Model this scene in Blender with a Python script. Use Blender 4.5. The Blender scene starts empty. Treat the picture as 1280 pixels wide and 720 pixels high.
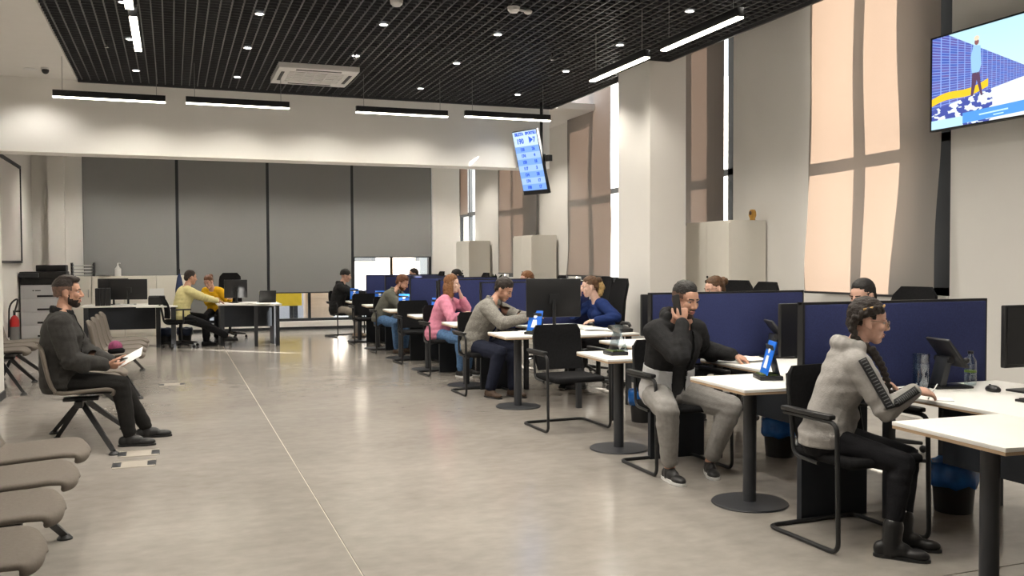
import bpy, bmesh, math, random
from mathutils import Vector, Matrix, noise, Euler
random.seed(7)
scn = bpy.context.scene
COL = scn.collection
PI = math.pi

# ------------------------------------------------------------------ camera
cam_d = bpy.data.cameras.new('camera')
cam = bpy.data.objects.new('camera', cam_d); COL.objects.link(cam)
cam_d.sensor_width = 36.0; cam_d.lens = 36.0 * 1150 / 1280
cam_d.clip_start = 0.05; cam_d.clip_end = 300
_R = Vector((0.93802958, -0.34653212, -0.00399825))       # camera right
_D = Vector((-0.01389952, -0.02609183, -0.99956291))      # camera down
_F = Vector((0.34627634, 0.93767516, -0.02929154))        # camera forward
m = Matrix.Identity(4)
for i in range(3):
    m[i][0] = _R[i]; m[i][1] = -_D[i]; m[i][2] = -_F[i]
m.translation = Vector((0, 0, 1.48))
cam.matrix_world = m
scn.camera = cam

# ------------------------------------------------------------------ exposure, world, sun
scn.view_settings.view_transform = 'Standard'
scn.view_settings.look = 'None'
scn.view_settings.gamma = 1.0
scn.view_settings.use_curve_mapping = False
scn.view_settings.exposure = 0.66

world = bpy.data.worlds.new('sky'); scn.world = world; world.use_nodes = True
wn = world.node_tree.nodes; wl = world.node_tree.links
wn['Background'].inputs['Color'].default_value = (0.80, 0.90, 1.0, 1)
wn['Background'].inputs['Strength'].default_value = 2.0

sun_d = bpy.data.lights.new('sun', 'SUN'); sun_d.energy = 36.0; sun_d.angle = 0.009
sun_d.color = (1.0, 0.92, 0.83)
sun = bpy.data.objects.new('sun', sun_d); COL.objects.link(sun)
_sd = Vector((-0.69, 0.60, -0.44)).normalized()            # direction the sunlight travels
sun.rotation_euler = _sd.to_track_quat('-Z', 'Y').to_euler()
sun.location = (20, -12, 14)

# ------------------------------------------------------------------ materials
MATS = {}
def mat(name, col, rough=0.6, metal=0.0, var=0.0, vscale=8.0, bump=0.0, bscale=60.0, emit=None, estr=0.0,
        spec=0.5, trans=0.0, ior=1.45, sheen=0.0, coat=0.0):
    if name in MATS: return MATS[name]
    m = bpy.data.materials.new(name); m.use_nodes = True
    nt = m.node_tree; n = nt.nodes; l = nt.links
    b = n['Principled BSDF']
    b.inputs['Base Color'].default_value = (*col, 1)
    b.inputs['Roughness'].default_value = rough
    b.inputs['Metallic'].default_value = metal
    b.inputs['Specular IOR Level'].default_value = spec
    b.inputs['Transmission Weight'].default_value = trans
    b.inputs['IOR'].default_value = ior
    b.inputs['Sheen Weight'].default_value = sheen
    b.inputs['Coat Weight'].default_value = coat
    if emit:
        b.inputs['Emission Color'].default_value = (*emit, 1)
        b.inputs['Emission Strength'].default_value = estr
    tc = n.new('ShaderNodeTexCoord')
    if var > 0:
        t = n.new('ShaderNodeTexNoise'); t.inputs['Scale'].default_value = vscale; t.inputs['Detail'].default_value = 5
        l.new(tc.outputs['Object'], t.inputs['Vector'])
        r = n.new('ShaderNodeValToRGB')
        r.color_ramp.elements[0].position = 0.3; r.color_ramp.elements[1].position = 0.7
        r.color_ramp.elements[0].color = (*[c * (1 - var) for c in col], 1)
        r.color_ramp.elements[1].color = (*[min(1, c * (1 + var)) for c in col], 1)
        l.new(t.outputs['Fac'], r.inputs['Fac']); l.new(r.outputs['Color'], b.inputs['Base Color'])
    if bump > 0:
        t2 = n.new('ShaderNodeTexNoise'); t2.inputs['Scale'].default_value = bscale; t2.inputs['Detail'].default_value = 3
        l.new(tc.outputs['Object'], t2.inputs['Vector'])
        bp = n.new('ShaderNodeBump'); bp.inputs['Strength'].default_value = bump; bp.inputs['Distance'].default_value = 0.01
        l.new(t2.outputs['Fac'], bp.inputs['Height']); l.new(bp.outputs['Normal'], b.inputs['Normal'])
    MATS[name] = m
    return m

def fabric_translucent(name, col, tcol, fac):
    m = bpy.data.materials.new(name); m.use_nodes = True
    n = m.node_tree.nodes; l = m.node_tree.links
    out = n['Material Output']; n.remove(n['Principled BSDF'])
    d = n.new('ShaderNodeBsdfDiffuse'); d.inputs['Color'].default_value = (*col, 1)
    t = n.new('ShaderNodeBsdfTranslucent'); t.inputs['Color'].default_value = (*tcol, 1)
    mx = n.new('ShaderNodeMixShader'); mx.inputs[0].default_value = fac
    tc = n.new('ShaderNodeTexCoord')
    w = n.new('ShaderNodeTexNoise'); w.inputs['Scale'].default_value = 90; w.inputs['Detail'].default_value = 2
    mp = n.new('ShaderNodeMapping'); mp.inputs['Scale'].default_value = (1, 1, 0.15)
    l.new(tc.outputs['Object'], mp.inputs['Vector']); l.new(mp.outputs['Vector'], w.inputs['Vector'])
    bp = n.new('ShaderNodeBump'); bp.inputs['Strength'].default_value = 0.15; bp.inputs['Distance'].default_value = 0.004
    l.new(w.outputs['Fac'], bp.inputs['Height'])
    l.new(bp.outputs['Normal'], d.inputs['Normal'])
    l.new(d.outputs[0], mx.inputs[1]); l.new(t.outputs[0], mx.inputs[2]); l.new(mx.outputs[0], out.inputs['Surface'])
    MATS[name] = m
    return m

def floor_material():
    m = bpy.data.materials.new('polished_concrete'); m.use_nodes = True
    n = m.node_tree.nodes; l = m.node_tree.links; b = n['Principled BSDF']
    tc = n.new('ShaderNodeTexCoord')
    t1 = n.new('ShaderNodeTexNoise'); t1.inputs['Scale'].default_value = 0.7; t1.inputs['Detail'].default_value = 8; t1.inputs['Roughness'].default_value = 0.65
    t2 = n.new('ShaderNodeTexNoise'); t2.inputs['Scale'].default_value = 9; t2.inputs['Detail'].default_value = 6
    t3 = n.new('ShaderNodeTexNoise'); t3.inputs['Scale'].default_value = 26; t3.inputs['Detail'].default_value = 2
    mp = n.new('ShaderNodeMapping'); mp.inputs['Scale'].default_value = (0.9, 1.25, 1)
    l.new(tc.outputs['Object'], mp.inputs['Vector'])
    for t in (t1, t2): l.new(mp.outputs['Vector'], t.inputs['Vector'])
    l.new(tc.outputs['Object'], t3.inputs['Vector'])
    mx = n.new('ShaderNodeMix'); mx.data_type = 'FLOAT'; mx.inputs[0].default_value = 0.35
    l.new(t1.outputs['Fac'], mx.inputs[2]); l.new(t2.outputs['Fac'], mx.inputs[3])
    r = n.new('ShaderNodeValToRGB')
    r.color_ramp.elements[0].position = 0.34; r.color_ramp.elements[1].position = 0.66
    r.color_ramp.elements[0].color = (0.245, 0.224, 0.200, 1); r.color_ramp.elements[1].color = (0.345, 0.320, 0.290, 1)
    l.new(mx.outputs[0], r.inputs['Fac']); l.new(r.outputs['Color'], b.inputs['Base Color'])
    rr = n.new('ShaderNodeMapRange'); rr.inputs['To Min'].default_value = 0.12; rr.inputs['To Max'].default_value = 0.22
    l.new(t1.outputs['Fac'], rr.inputs['Value']); l.new(rr.outputs['Result'], b.inputs['Roughness'])
    bp = n.new('ShaderNodeBump'); bp.inputs['Strength'].default_value = 0.05; bp.inputs['Distance'].default_value = 0.01
    l.new(t3.outputs['Fac'], bp.inputs['Height']); l.new(bp.outputs['Normal'], b.inputs['Normal'])
    b.inputs['Specular IOR Level'].default_value = 0.55
    MATS['floor'] = m
    return m

# ------------------------------------------------------------------ mesh building helpers
class MB:
    def __init__(self): self.bm = bmesh.new()
    def box(self, x0, x1, y0, y1, z0, z1, bev=0.0, mtx=None, seg=2):
        bm = self.bm
        vs = [bm.verts.new((x, y, z)) for z in (z0, z1) for y in (y0, y1) for x in (x0, x1)]
        fs = [bm.faces.new([vs[i] for i in q]) for q in ((0,2,3,1),(4,5,7,6),(0,1,5,4),(2,6,7,3),(0,4,6,2),(1,3,7,5))]
        if bev > 0:
            es = list({e for f in fs for e in f.edges})
            r = bmesh.ops.bevel(bm, geom=es, offset=bev, segments=seg, profile=0.5, affect='EDGES')
            vs = list({v for v in vs if v.is_valid} | set(r['verts']) | {v for f in r['faces'] for v in f.verts})
        if mtx is not None: bmesh.ops.transform(bm, matrix=mtx, verts=[v for v in vs if v.is_valid])
        return self
    def prism(self, poly, z0, z1, bev=0.0, mtx=None):
        bm = self.bm
        a = [bm.verts.new((x, y, z0)) for x, y in poly]; b = [bm.verts.new((x, y, z1)) for x, y in poly]
        n = len(poly); fs = [bm.faces.new(a[::-1]), bm.faces.new(b)]
        for i in range(n): fs.append(bm.faces.new((a[i], a[(i+1) % n], b[(i+1) % n], b[i])))
        vs = a + b
        if bev > 0:
            es = list({e for f in fs for e in f.edges})
            r = bmesh.ops.bevel(bm, geom=es, offset=bev, segments=2, profile=0.5, affect='EDGES')
            vs = list({v for v in vs if v.is_valid} | set(r['verts']))
        if mtx is not None: bmesh.ops.transform(bm, matrix=mtx, verts=[v for v in vs if v.is_valid])
        return self
    def rings(self, rings, cap=True):
        """rings: list of lists of Vectors, equal counts"""
        bm = self.bm; prev = None; first = None
        for rg in rings:
            cur = [bm.verts.new(p) for p in rg]
            if prev:
                k = len(cur)
                for i in range(k): bm.faces.new((prev[i], prev[(i+1) % k], cur[(i+1) % k], cur[i]))
            else: first = cur
            prev = cur
        if cap:
            bm.faces.new(first[::-1]); bm.faces.new(prev)
        return self
    def tube(self, pts, r, n=10, closed=False):
        pts = [Vector(p) for p in pts]; N = len(pts)
        rr = r if isinstance(r, (list, tuple)) else [r] * N
        out = []; up = None
        for i, p in enumerate(pts):
            if closed: t = (pts[(i+1) % N] - pts[i-1])
            else: t = pts[min(i+1, N-1)] - pts[max(i-1, 0)]
            t.normalize()
            if up is None:
                up = Vector((0, 0, 1)) if abs(t.z) < 0.9 else Vector((1, 0, 0))
            u = (up - t * up.dot(t)); u.normalize(); v = t.cross(u); up = u
            out.append([p + (u * math.cos(a) + v * math.sin(a)) * rr[i] for a in [2*PI*k/n for k in range(n)]])
        if closed: out.append(out[0]); return self.rings(out, cap=False)
        return self.rings(out)
    def lathe(self, prof, n=24, c=(0, 0, 0)):
        c = Vector(c)
        return self.rings([[c + Vector((r*math.cos(2*PI*k/n), r*math.sin(2*PI*k/n), z)) for k in range(n)] for r, z in prof])
    def ell(self, c, r, rot=None, n=16, k=9):
        c = Vector(c); M = rot or Matrix.Identity(3); rg = []
        for j in range(k):
            a = -PI/2 + PI*(j+0.5)/k
            a = -PI/2*0.97 + PI*0.97*j/(k-1)
            rg.append([c + M @ Vector((r[0]*math.cos(a)*math.cos(2*PI*i/n), r[1]*math.cos(a)*math.sin(2*PI*i/n), r[2]*math.sin(a))) for i in range(n)])
        return self.rings(rg)
    def cap(self, p0, r0, p1, r1, n=14):
        """tapered capsule with round ends"""
        p0 = Vector(p0); p1 = Vector(p1); t = p1 - p0
        if t.length < 1e-5: return self.ell(p0, (r0, r0, r0))
        t.normalize(); up = Vector((0, 0, 1)) if abs(t.z) < 0.9 else Vector((1, 0, 0))
        u = (up - t*up.dot(t)).normalized(); v = t.cross(u); rg = []
        def ring(c, r): rg.append([c + (u*math.cos(2*PI*k/n) + v*math.sin(2*PI*k/n))*r for k in range(n)])
        for a in (-88, -60, -30): ring(p0 + t*r0*math.sin(math.radians(a)), r0*math.cos(math.radians(a)))
        ring(p0, r0); ring(p1, r1)
        for a in (30, 60, 88): ring(p1 + t*r1*math.sin(math.radians(a)), r1*math.cos(math.radians(a)))
        return self.rings(rg)
    def grid(self, nu, nv, fn):
        bm = self.bm
        vs = [[bm.verts.new(fn(i/(nu-1), j/(nv-1))) for j in range(nv)] for i in range(nu)]
        for i in range(nu-1):
            for j in range(nv-1): bm.faces.new((vs[i][j], vs[i+1][j], vs[i+1][j+1], vs[i][j+1]))
        return self
    def mesh(self, name, m, smooth=None):
        bm = self.bm
        bmesh.ops.recalc_face_normals(bm, faces=bm.faces[:])
        me = bpy.data.meshes.new(name); bm.to_mesh(me); bm.free()
        if m: me.materials.append(m)
        if smooth is not None:
            me.polygons.foreach_set('use_smooth', [True]*len(me.polygons))
            if smooth < 3.1: me.set_sharp_from_angle(angle=smooth)
        return me

def link(name, me, parent=None, loc=None, rot=None):
    o = bpy.data.objects.new(name, me); COL.objects.link(o)
    if parent: o.parent = parent
    if loc is not None: o.location = loc
    if rot is not None: o.rotation_euler = rot
    return o
def ob(name, mb, m, parent=None, smooth=0.6, loc=None, rot=None):
    return link(name, mb.mesh(name, m, smooth), parent, loc, rot)
def tag(o, label=None, cat=None, group=None, kind=None):
    if label: o['label'] = label
    if cat: o['category'] = cat
    if group: o['group'] = group
    if kind: o['kind'] = kind
    return o
def thing(name, label, cat, loc=(0, 0, 0), rz=0.0, group=None):
    o = bpy.data.objects.new(name, None); COL.objects.link(o)
    o.empty_display_size = 0.1
    o.location = loc; o.rotation_euler = (0, 0, rz)
    return tag(o, label, cat, group)
def dup(root, loc, rz, label=None, group=None):
    def cp(o, par):
        c = o.copy(); COL.objects.link(c)
        if par: c.parent = par
        for ch in list(o.children): cp(ch, c)
        return c
    kids = list(root.children)
    r = root.copy(); COL.objects.link(r); r.location = loc; r.rotation_euler = (0, 0, rz)
    for ch in kids: cp(ch, r)
    if label: r['label'] = label
    if group: r['group'] = group
    return r
def struct(name, mb, m, parent=None, smooth=0.6):
    o = ob(name, mb, m, parent, smooth)
    if not parent: o['kind'] = 'structure'
    return o
def B(*a, **k): return MB().box(*a, **k)
def bez(pts, r=0.05, n=5):
    """polyline with rounded corners"""
    pts = [Vector(p) for p in pts]; out = [pts[0]]
    for i in range(1, len(pts)-1):
        a, b, c = pts[i-1], pts[i], pts[i+1]
        d0 = min(r, (a-b).length*0.49); d1 = min(r, (c-b).length*0.49)
        p0 = b + (a-b).normalized()*d0; p1 = b + (c-b).normalized()*d1
        for k in range(n+1):
            t = k/n; out.append(p0*(1-t)**2 + b*2*t*(1-t) + p1*t*t)
    out.append(pts[-1]); return out
def text_mesh(name, s, size, m, parent=None, loc=(0,0,0), rot=(0,0,0), align='CENTER', bold=0.0):
    cu = bpy.data.curves.new(name, 'FONT'); cu.body = s; cu.size = size; cu.align_x = align; cu.align_y = 'CENTER'
    cu.extrude = 0.0008; cu.offset = bold; cu.resolution_u = 3
    o = bpy.data.objects.new(name + '_src', cu); COL.objects.link(o)
    dg = bpy.context.evaluated_depsgraph_get()
    me = bpy.data.meshes.new_from_object(o.evaluated_get(dg)); bpy.data.objects.remove(o)
    me.materials.clear(); me.materials.append(m)
    return link(name, me, parent, loc, rot)

# palette
white_paint = mat('white_paint', (0.82, 0.80, 0.765), 0.75, var=0.015, vscale=2, bump=0.03, bscale=200)
ceil_white = mat('ceiling_white', (0.78, 0.76, 0.73), 0.8, var=0.01)
void_black = mat('void_black', (0.008, 0.008, 0.009), 0.9)
bar_metal = mat('grid_bar_black', (0.045, 0.046, 0.05), 0.45, var=0.05)
black_metal = mat('black_metal', (0.014, 0.0145, 0.016), 0.42, bump=0.02, bscale=300)
anthracite = mat('anthracite', (0.030, 0.032, 0.037), 0.45, bump=0.02, bscale=300)
anth_board = mat('anthracite_board', (0.020, 0.023, 0.029), 0.5, spec=0.3, var=0.08, vscale=4)
black_plastic = mat('black_plastic', (0.014, 0.014, 0.015), 0.4, bump=0.03, bscale=200)
black_fabric = mat('black_fabric', (0.008, 0.008, 0.009), 0.9, spec=0.2, var=0.25, vscale=60, bump=0.2, bscale=400)
screen_black = mat('screen_black', (0.012, 0.013, 0.016), 0.22)
white_lam = mat('white_laminate', (0.80, 0.785, 0.75), 0.45, var=0.01)
edge_brown = mat('board_edge', (0.40, 0.28, 0.18), 0.6)
blue_fabric = mat('navy_felt', (0.026, 0.035, 0.118), 0.95, var=0.12, vscale=120, bump=0.25, bscale=500)
taupe = mat('taupe_upholstery', (0.135, 0.115, 0.096), 0.85, var=0.08, vscale=80, bump=0.12, bscale=350)
cream_metal = mat('cream_cabinet', (0.80, 0.77, 0.70), 0.5, var=0.01)
plastic_white = mat('plastic_white', (0.72, 0.71, 0.70), 0.4)
paper = mat('paper', (0.85, 0.85, 0.84), 0.8)
sign_blue = mat('sign_blue', (0.012, 0.16, 0.75), 0.4)
led_emit = mat('led_diffuser', (1, 1, 1), 0.5, emit=(1.0, 0.93, 0.76), estr=9.5)
down_emit = mat('downlight_lens', (1, 1, 1), 0.5, emit=(1.0, 0.97, 0.92), estr=14.0)
glass = mat('window_glass', (0.95, 0.97, 0.97), 0.02, trans=1.0, ior=1.02, spec=0.3)
frame_dark = mat('window_frame_anthracite', (0.025, 0.028, 0.032), 0.45)
blind_grey = fabric_translucent('blind_grey', (0.24, 0.235, 0.23), (0.66, 0.47, 0.355), 0.135)
blind_dim_glow = fabric_translucent('blind_dim_glow', (0.25, 0.24, 0.232), (0.46, 0.31, 0.235), 0.045)  # same fabric as the bright blind; weaker sun glow put into its colours
blind_back = fabric_translucent('blind_back', (0.27, 0.272, 0.275), (0.4, 0.4, 0.4), 0.02)
floor_mat = floor_material()
green_leaf = mat('leaf_green', (0.05, 0.12, 0.03), 0.6, var=0.4, vscale=20)
bag_blue = mat('bin_bag_blue', (0.01, 0.10, 0.35), 0.25, var=0.3, vscale=10, bump=0.4, bscale=40)
red_paint = mat('red_paint', (0.45, 0.02, 0.02), 0.35)
chrome = mat('chrome', (0.7, 0.7, 0.7), 0.2, metal=1.0)
clear_plastic = mat('clear_plastic', (0.9, 0.95, 1.0), 0.05, trans=1.0, ior=1.2)
yellow_paint = mat('yellow_paint', (0.85, 0.55, 0.03), 0.5, var=0.05)
asphalt = mat('pavement', (0.45, 0.44, 0.42), 0.9, var=0.1, vscale=3)
# thin clear panes: mostly straight-through with a mirror reflection, so daylight passes
def thin_glass(name, tint=(0.96, 0.98, 0.98), refl=0.05):
    m = bpy.data.materials.new(name); m.use_nodes = True
    n = m.node_tree.nodes; l = m.node_tree.links; n.remove(n['Principled BSDF'])
    t = n.new('ShaderNodeBsdfTransparent'); t.inputs[0].default_value = (*tint, 1)
    g = n.new('ShaderNodeBsdfGlossy'); g.inputs['Roughness'].default_value = 0.03
    lw = n.new('ShaderNodeLayerWeight'); lw.inputs[0].default_value = 0.25
    mr = n.new('ShaderNodeMapRange'); mr.inputs['To Min'].default_value = refl; mr.inputs['To Max'].default_value = 0.6
    l.new(lw.outputs['Facing'], mr.inputs['Value'])
    mx = n.new('ShaderNodeMixShader'); l.new(mr.outputs[0], mx.inputs[0])
    l.new(t.outputs[0], mx.inputs[1]); l.new(g.outputs[0], mx.inputs[2]); l.new(mx.outputs[0], n['Material Output'].inputs[0])
    return m
glass = thin_glass('window_glass_thin')
clear_plastic = thin_glass('bottle_plastic', (0.80, 0.88, 0.93), 0.16)
eyeglass = thin_glass('eyeglass_lens', (0.95, 0.96, 0.97), 0.08)
screed = mat('joint_filler', (0.50, 0.45, 0.38), 0.7)

# ------------------------------------------------------------------ floor: cast slabs with filled joints
fl = struct('floor', B(-4.2, 6.9, -4.2, 21.8, -0.12, -0.004), screed)
XE = [-4.2, 0.825, 6.9]; YE = [-4.2, 3.3, 13.7, 21.8]
for i in range(2):
    for j in range(3):
        ob('slab', B(XE[i]+0.004, XE[i+1]-0.004, YE[j]+0.005, YE[j+1]-0.005, -0.02, 0.0), floor_mat, fl)

# floor outlet boxes and thresholds
def floor_box(x, y, label):
    t = thing('floor_outlet', label, 'floor outlet', (x, y, 0))
    fr = MB()
    for a in ((-0.145, 0.145, -0.12, -0.112), (-0.145, 0.145, 0.112, 0.12), (-0.145, -0.137, -0.112, 0.112), (0.137, 0.145, -0.112, 0.112)): fr.box(a[0], a[1], a[2], a[3], 0, 0.004)
    ob('frame', fr, mat('outlet_frame', (0.35, 0.32, 0.28), 0.5), t)
    ob('lid', B(-0.135, 0.135, -0.11, 0.11, 0, 0.003), mat('outlet_lid', (0.36, 0.325, 0.28), 0.45), t)
    for s in (-1, 1): ob('cover', B(s*0.12-0.03, s*0.12+0.03, -0.075, 0.075, 0.0, 0.006, 0.002), anthracite, t)
floor_box(-0.28, 7.26, 'nearer of two floor outlets by the feet of the seated man on the left')
floor_box(-0.26, 7.66, 'farther of two floor outlets by the feet of the seated man on the left')
floor_box(-0.02, 11.85, 'floor outlet alone in the aisle beside the far waiting bench')

# ------------------------------------------------------------------ walls
HT = 4.9
OPEN = [(3.1, 4.77), (6.34, 8.02), (9.72, 11.2), (12.5, 14.42), (16.35, 18.05), (20.0, 21.5)]
JAMB = [0.07, 0.30, 0.26, 0.07, 0.2, 0.07]
SILL = 1.15
wr = MB(); y = -4.2
for a, b in OPEN:
    wr.box(6.5, 6.8, y, a, 0, HT); wr.box(6.5, 6.8, a, b, 0, SILL); y = b
wr.box(6.5, 6.8, y, 21.8, 0, HT)
struct('wall_right', wr, white_paint)
struct('wall_pillar', B(5.25, 5.73, 9.55, 10.36, 0, HT), white_paint)
struct('wall_pillar', B(5.6, 6.25, 20.4, 21.6, 0, HT), white_paint)
wb = MB(); wb.box(6.25, 6.5, 21.6, 21.8, 0, HT); wb.box(-2.6, -1.68, 20.5, 20.8, 0, HT); wb.box(-2.29, -2.0, 20.3, 20.5, 0, HT)
wb.box(-1.68, 5.6, 20.5, 20.8, 3.95, HT)
struct('wall_back', wb, white_paint)
struct('wall_left', B(-1.9, -1.75, -4.2, 11.4, 0, HT), white_paint)
wl2 = MB(); wl2.box(-2.75, -2.6, 11.25, 20.8, 0, HT); wl2.box(-2.6, -1.9, 11.25, 11.4, 0, HT)
struct('wall_left', wl2, white_paint)
struct('wall_front', B(-1.9, 6.8, -4.2, -4.05, 0, HT), white_paint)
struct('baseboard_left', B(-1.755, -1.735, -4.0, 11.4, 0, 0.085), anthracite)
# kerb and skirting under the back glazing
kb = struct('trim_1', B(-1.68, 5.6, 20.46, 20.8, 0.06, 0.18), white_paint)
struct('baseboard_back', B(-1.68, 5.6, 20.45, 20.8, 0.0, 0.06), frame_dark)
# dropped beam across the hall
bm_ = MB(); bm_.box(-2.6, 5.46, 13.1, 13.5, 2.89, HT)
struct('wall_beam', bm_, white_paint)
# ceilings
struct('ceiling', B(-1.9, -1.12, 2.0, 13.1, 3.83, 3.95), ceil_white)
struct('ceiling', B(-2.75, -1.9, 11.25, 13.1, 3.83, 3.95), ceil_white)
struct('ceiling', B(-2.75, 6.8, 13.5, 21.8, 3.9, 4.0), ceil_white)
struct('ceiling', B(-1.9, 6.8, -4.2, 2.0, 3.83, 3.95), ceil_white)
struct('ceiling', B(5.56, 6.8, 2.0, 13.5, HT, HT+0.1), ceil_white)
struct('ceiling', B(-1.9, 5.56, 2.0, 13.1, 4.35, 4.45), void_black)
struct('trim_2', B(-1.125, -1.105, 2.0, 13.1, 3.815, 4.35), ceil_white)
vd = MB(); vd.box(5.52, 5.56, 2.0, 13.1, 3.9, HT)
struct('trim_3', vd, void_black)

# open cell ceiling: every bar its own part
gr = struct('ceiling_grid', B(-1.1, 5.46, 13.06, 13.1, 3.8, 3.88), bar_metal)
def bar_mesh(x0, x1, y0, y1): return B(x0, x1, y0, y1, 0, 0.055).mesh('bar', bar_metal)
NX = [(-1.05 + 0.1*i) for i in range(66)]
full = bar_mesh(-0.006, 0.006, 2.0, 13.06); shA = bar_mesh(-0.006, 0.006, 2.0, 9.52); shB = bar_mesh(-0.006, 0.006, 10.39, 13.06)
for x in NX:
    if x > 5.215:
        link('bar', shA, gr, (x, 0, 3.83)); link('bar', shB, gr, (x, 0, 3.83))
    else: link('bar', full, gr, (x, 0, 3.83))
cfull = bar_mesh(-1.1, 5.48, -0.005, 0.005); cshort = bar_mesh(-1.1, 5.215, -0.005, 0.005)
for j in range(110):
    y = 2.05 + 0.1*j
    link('bar', cshort if 9.52 < y < 10.39 else cfull, gr, (0, y, 3.832))
ob('edge_profile', MB().box(5.475, 5.5, 2.0, 9.52, 3.8, 3.9).box(5.21, 5.225, 9.52, 10.39, 3.8, 3.9).box(5.21, 5.5, 9.515, 9.53, 3.8, 3.9).box(5.21, 5.5, 10.38, 10.395, 3.8, 3.9).box(5.475, 5.5, 10.39, 13.1, 3.8, 3.9), bar_metal, gr)

# ------------------------------------------------------------------ windows
WIN = 0
def side_window(a, b, jb):
    global WIN; WIN += 1
    t = bpy.data.objects.new('window_%d' % WIN, None); COL.objects.link(t); t.location = (6.63, (a+b)/2, SILL); t['kind'] = 'structure'
    h = (b-a)/2; H = HT-SILL-0.1
    f = MB(); f.box(-0.035, 0.035, -h, -h+jb, 0, H); f.box(-0.035, 0.035, h-0.07, h, 0, H)
    f.box(-0.035, 0.035, -h+0.07, h-0.07, 0, 0.07); f.box(-0.035, 0.035, -h+0.07, h-0.07, H-0.07, H)
    ob('frame', f, frame_dark, t)
    ob('mullion', B(-0.035, 0.035, -0.045, 0.045, 0.07, H-0.07), frame_dark, t)
    for s in (-1, 1):
        ob('transom', B(-0.035, 0.035, min(s*0.045, s*(h-0.07)), max(s*0.045, s*(h-0.07)), 1.40, 1.48), frame_dark, t)
        for z0, z1 in ((0.07, 1.40), (1.48, H-0.07)):
            ob('pane', B(-0.004, 0.004, min(s*0.045, s*(h-0.07)), max(s*0.045, s*(h-0.07)), z0, z1), glass, t)
    ob('sill', B(-0.16, 0.0, -h, h, -0.03, 0.0), white_paint, t)
for (a, b), jb in zip(OPEN, JAMB): side_window(a, b, jb)

def roller_blind(y0, y1, x, z0, z1, m, label, wave=0.0, seed=0):
    t = thing('roller_blind', label, 'blind', (x, (y0+y1)/2, z0), group=None)
    h = (y1-y0)/2; H = z1-z0
    def f(u, v):
        z = v*H; y = -h + 2*h*u
        d = 0
        if wave:
            k = (1-v)**1.2
            d = -wave*k*(0.5+0.5*math.sin(u*5.2+2.2*v*3+seed)) - wave*0.5*math.sin(v*9+seed)*k
            y += 0.02*math.sin(v*16+seed)*k*(1 if u > 0.5 else -0.5)
        return Vector((d, y, z))
    g = MB().grid(40, 60, f) if wave else MB().grid(2, 2, f)
    o = ob('fabric', g, m, t, 3.14)
    ob('bottom_bar', MB().tube([(f(u/10, 0) + Vector((0, 0, 0.008))) for u in range(11)], 0.012, 6), anthracite, t)
    ob('roller', MB().tube([(0, -h, H), (0, h, H)], 0.035, 12), anthracite, t)
    return t
roller_blind(6.36, 8.14, 6.40, 1.13, HT-0.1, blind_grey, 'large sunlit roller blind right of the near cabinet, rippled at the bottom', wave=0.05, seed=1)
roller_blind(9.80, 11.15, 6.42, 1.2, HT-0.1, blind_dim_glow, 'narrow grey roller blind directly above the nearest white cabinet')
roller_blind(12.93, 14.59, 6.42, 1.22, HT-0.1, blind_dim_glow, 'brownish sunlit roller blind left of the free-standing white pillar', wave=0.03, seed=3)
roller_blind(16.03, 18.2, 6.42, 1.22, HT-0.1, blind_dim_glow, 'brownish roller blind behind the hanging queue display')
roller_blind(20.3, 21.45, 6.42, 2.55, HT-0.1, blind_dim_glow, 'short narrow roller blind in the far right corner window')
roller_blind(3.1, 4.95, 6.42, 1.16, HT-0.1, blind_dim_glow, 'roller blind on the right wall nearer than the television')

# back glazing: four bays with roller blinds
t = bpy.data.objects.new('window_7', None); COL.objects.link(t); t.location = (0, 20.6, 0.18); t['kind'] = 'structure'
BX = [-1.68, 0.115, 1.945, 3.765, 5.6]
for x in BX: ob('mullion', B(x-0.065, x+0.065, -0.09, 0.05, 0, 3.77), frame_dark, t)
for x0, x1 in zip(BX, BX[1:]):
    xm = (x0+x1)/2 + (-0.02 if x0 < 3 else 0)
    ob('mullion', B(xm-0.03, xm+0.03, -0.02, 0.04, 0.06, 3.7), mat('bronze_mullion', (0.12, 0.07, 0.025), 0.5) if x0 > 3 else frame_dark, t)
    ob('rail', B(x0+0.035, x1-0.035, -0.03, 0.05, 0, 0.06), frame_dark, t)
    ob('rail', B(x0+0.035, x1-0.035, -0.03, 0.05, 3.7, 3.77), frame_dark, t)
    for a, b in ((x0+0.035, xm-0.03), (xm+0.03, x1-0.035)): ob('pane', B(a, b, 0.006, 0.012, 0.06, 3.7), glass, t)
def back_blind(x0, x1, z0, label):
    t = thing('roller_blind', label, 'blind', ((x0+x1)/2, 20.42, z0), group=None)
    h = (x1-x0)/2; H = 3.85-z0
    ob('fabric', B(-h, h, -0.002, 0.002, 0, H), blind_back, t)
    ob('bottom_bar', MB().tube([(-h, 0, 0.01), (h, 0, 0.01)], 0.013, 8), anthracite, t)
    ob('roller', MB().tube([(-h, 0, H), (h, 0, H)], 0.035, 12), anthracite, t)
back_blind(-1.665, 0.085, 0.93, 'grey back window blind on the far left, behind the left desk')
back_blind(0.145, 1.915, 0.32, 'grey back window blind behind the man in pale yellow')
back_blind(1.975, 3.735, 0.80, 'grey back window blind just right of the far desk, ending low')
back_blind(3.795, 5.57, 1.57, 'grey back window blind on the far right, raised highest above the bright window')

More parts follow.
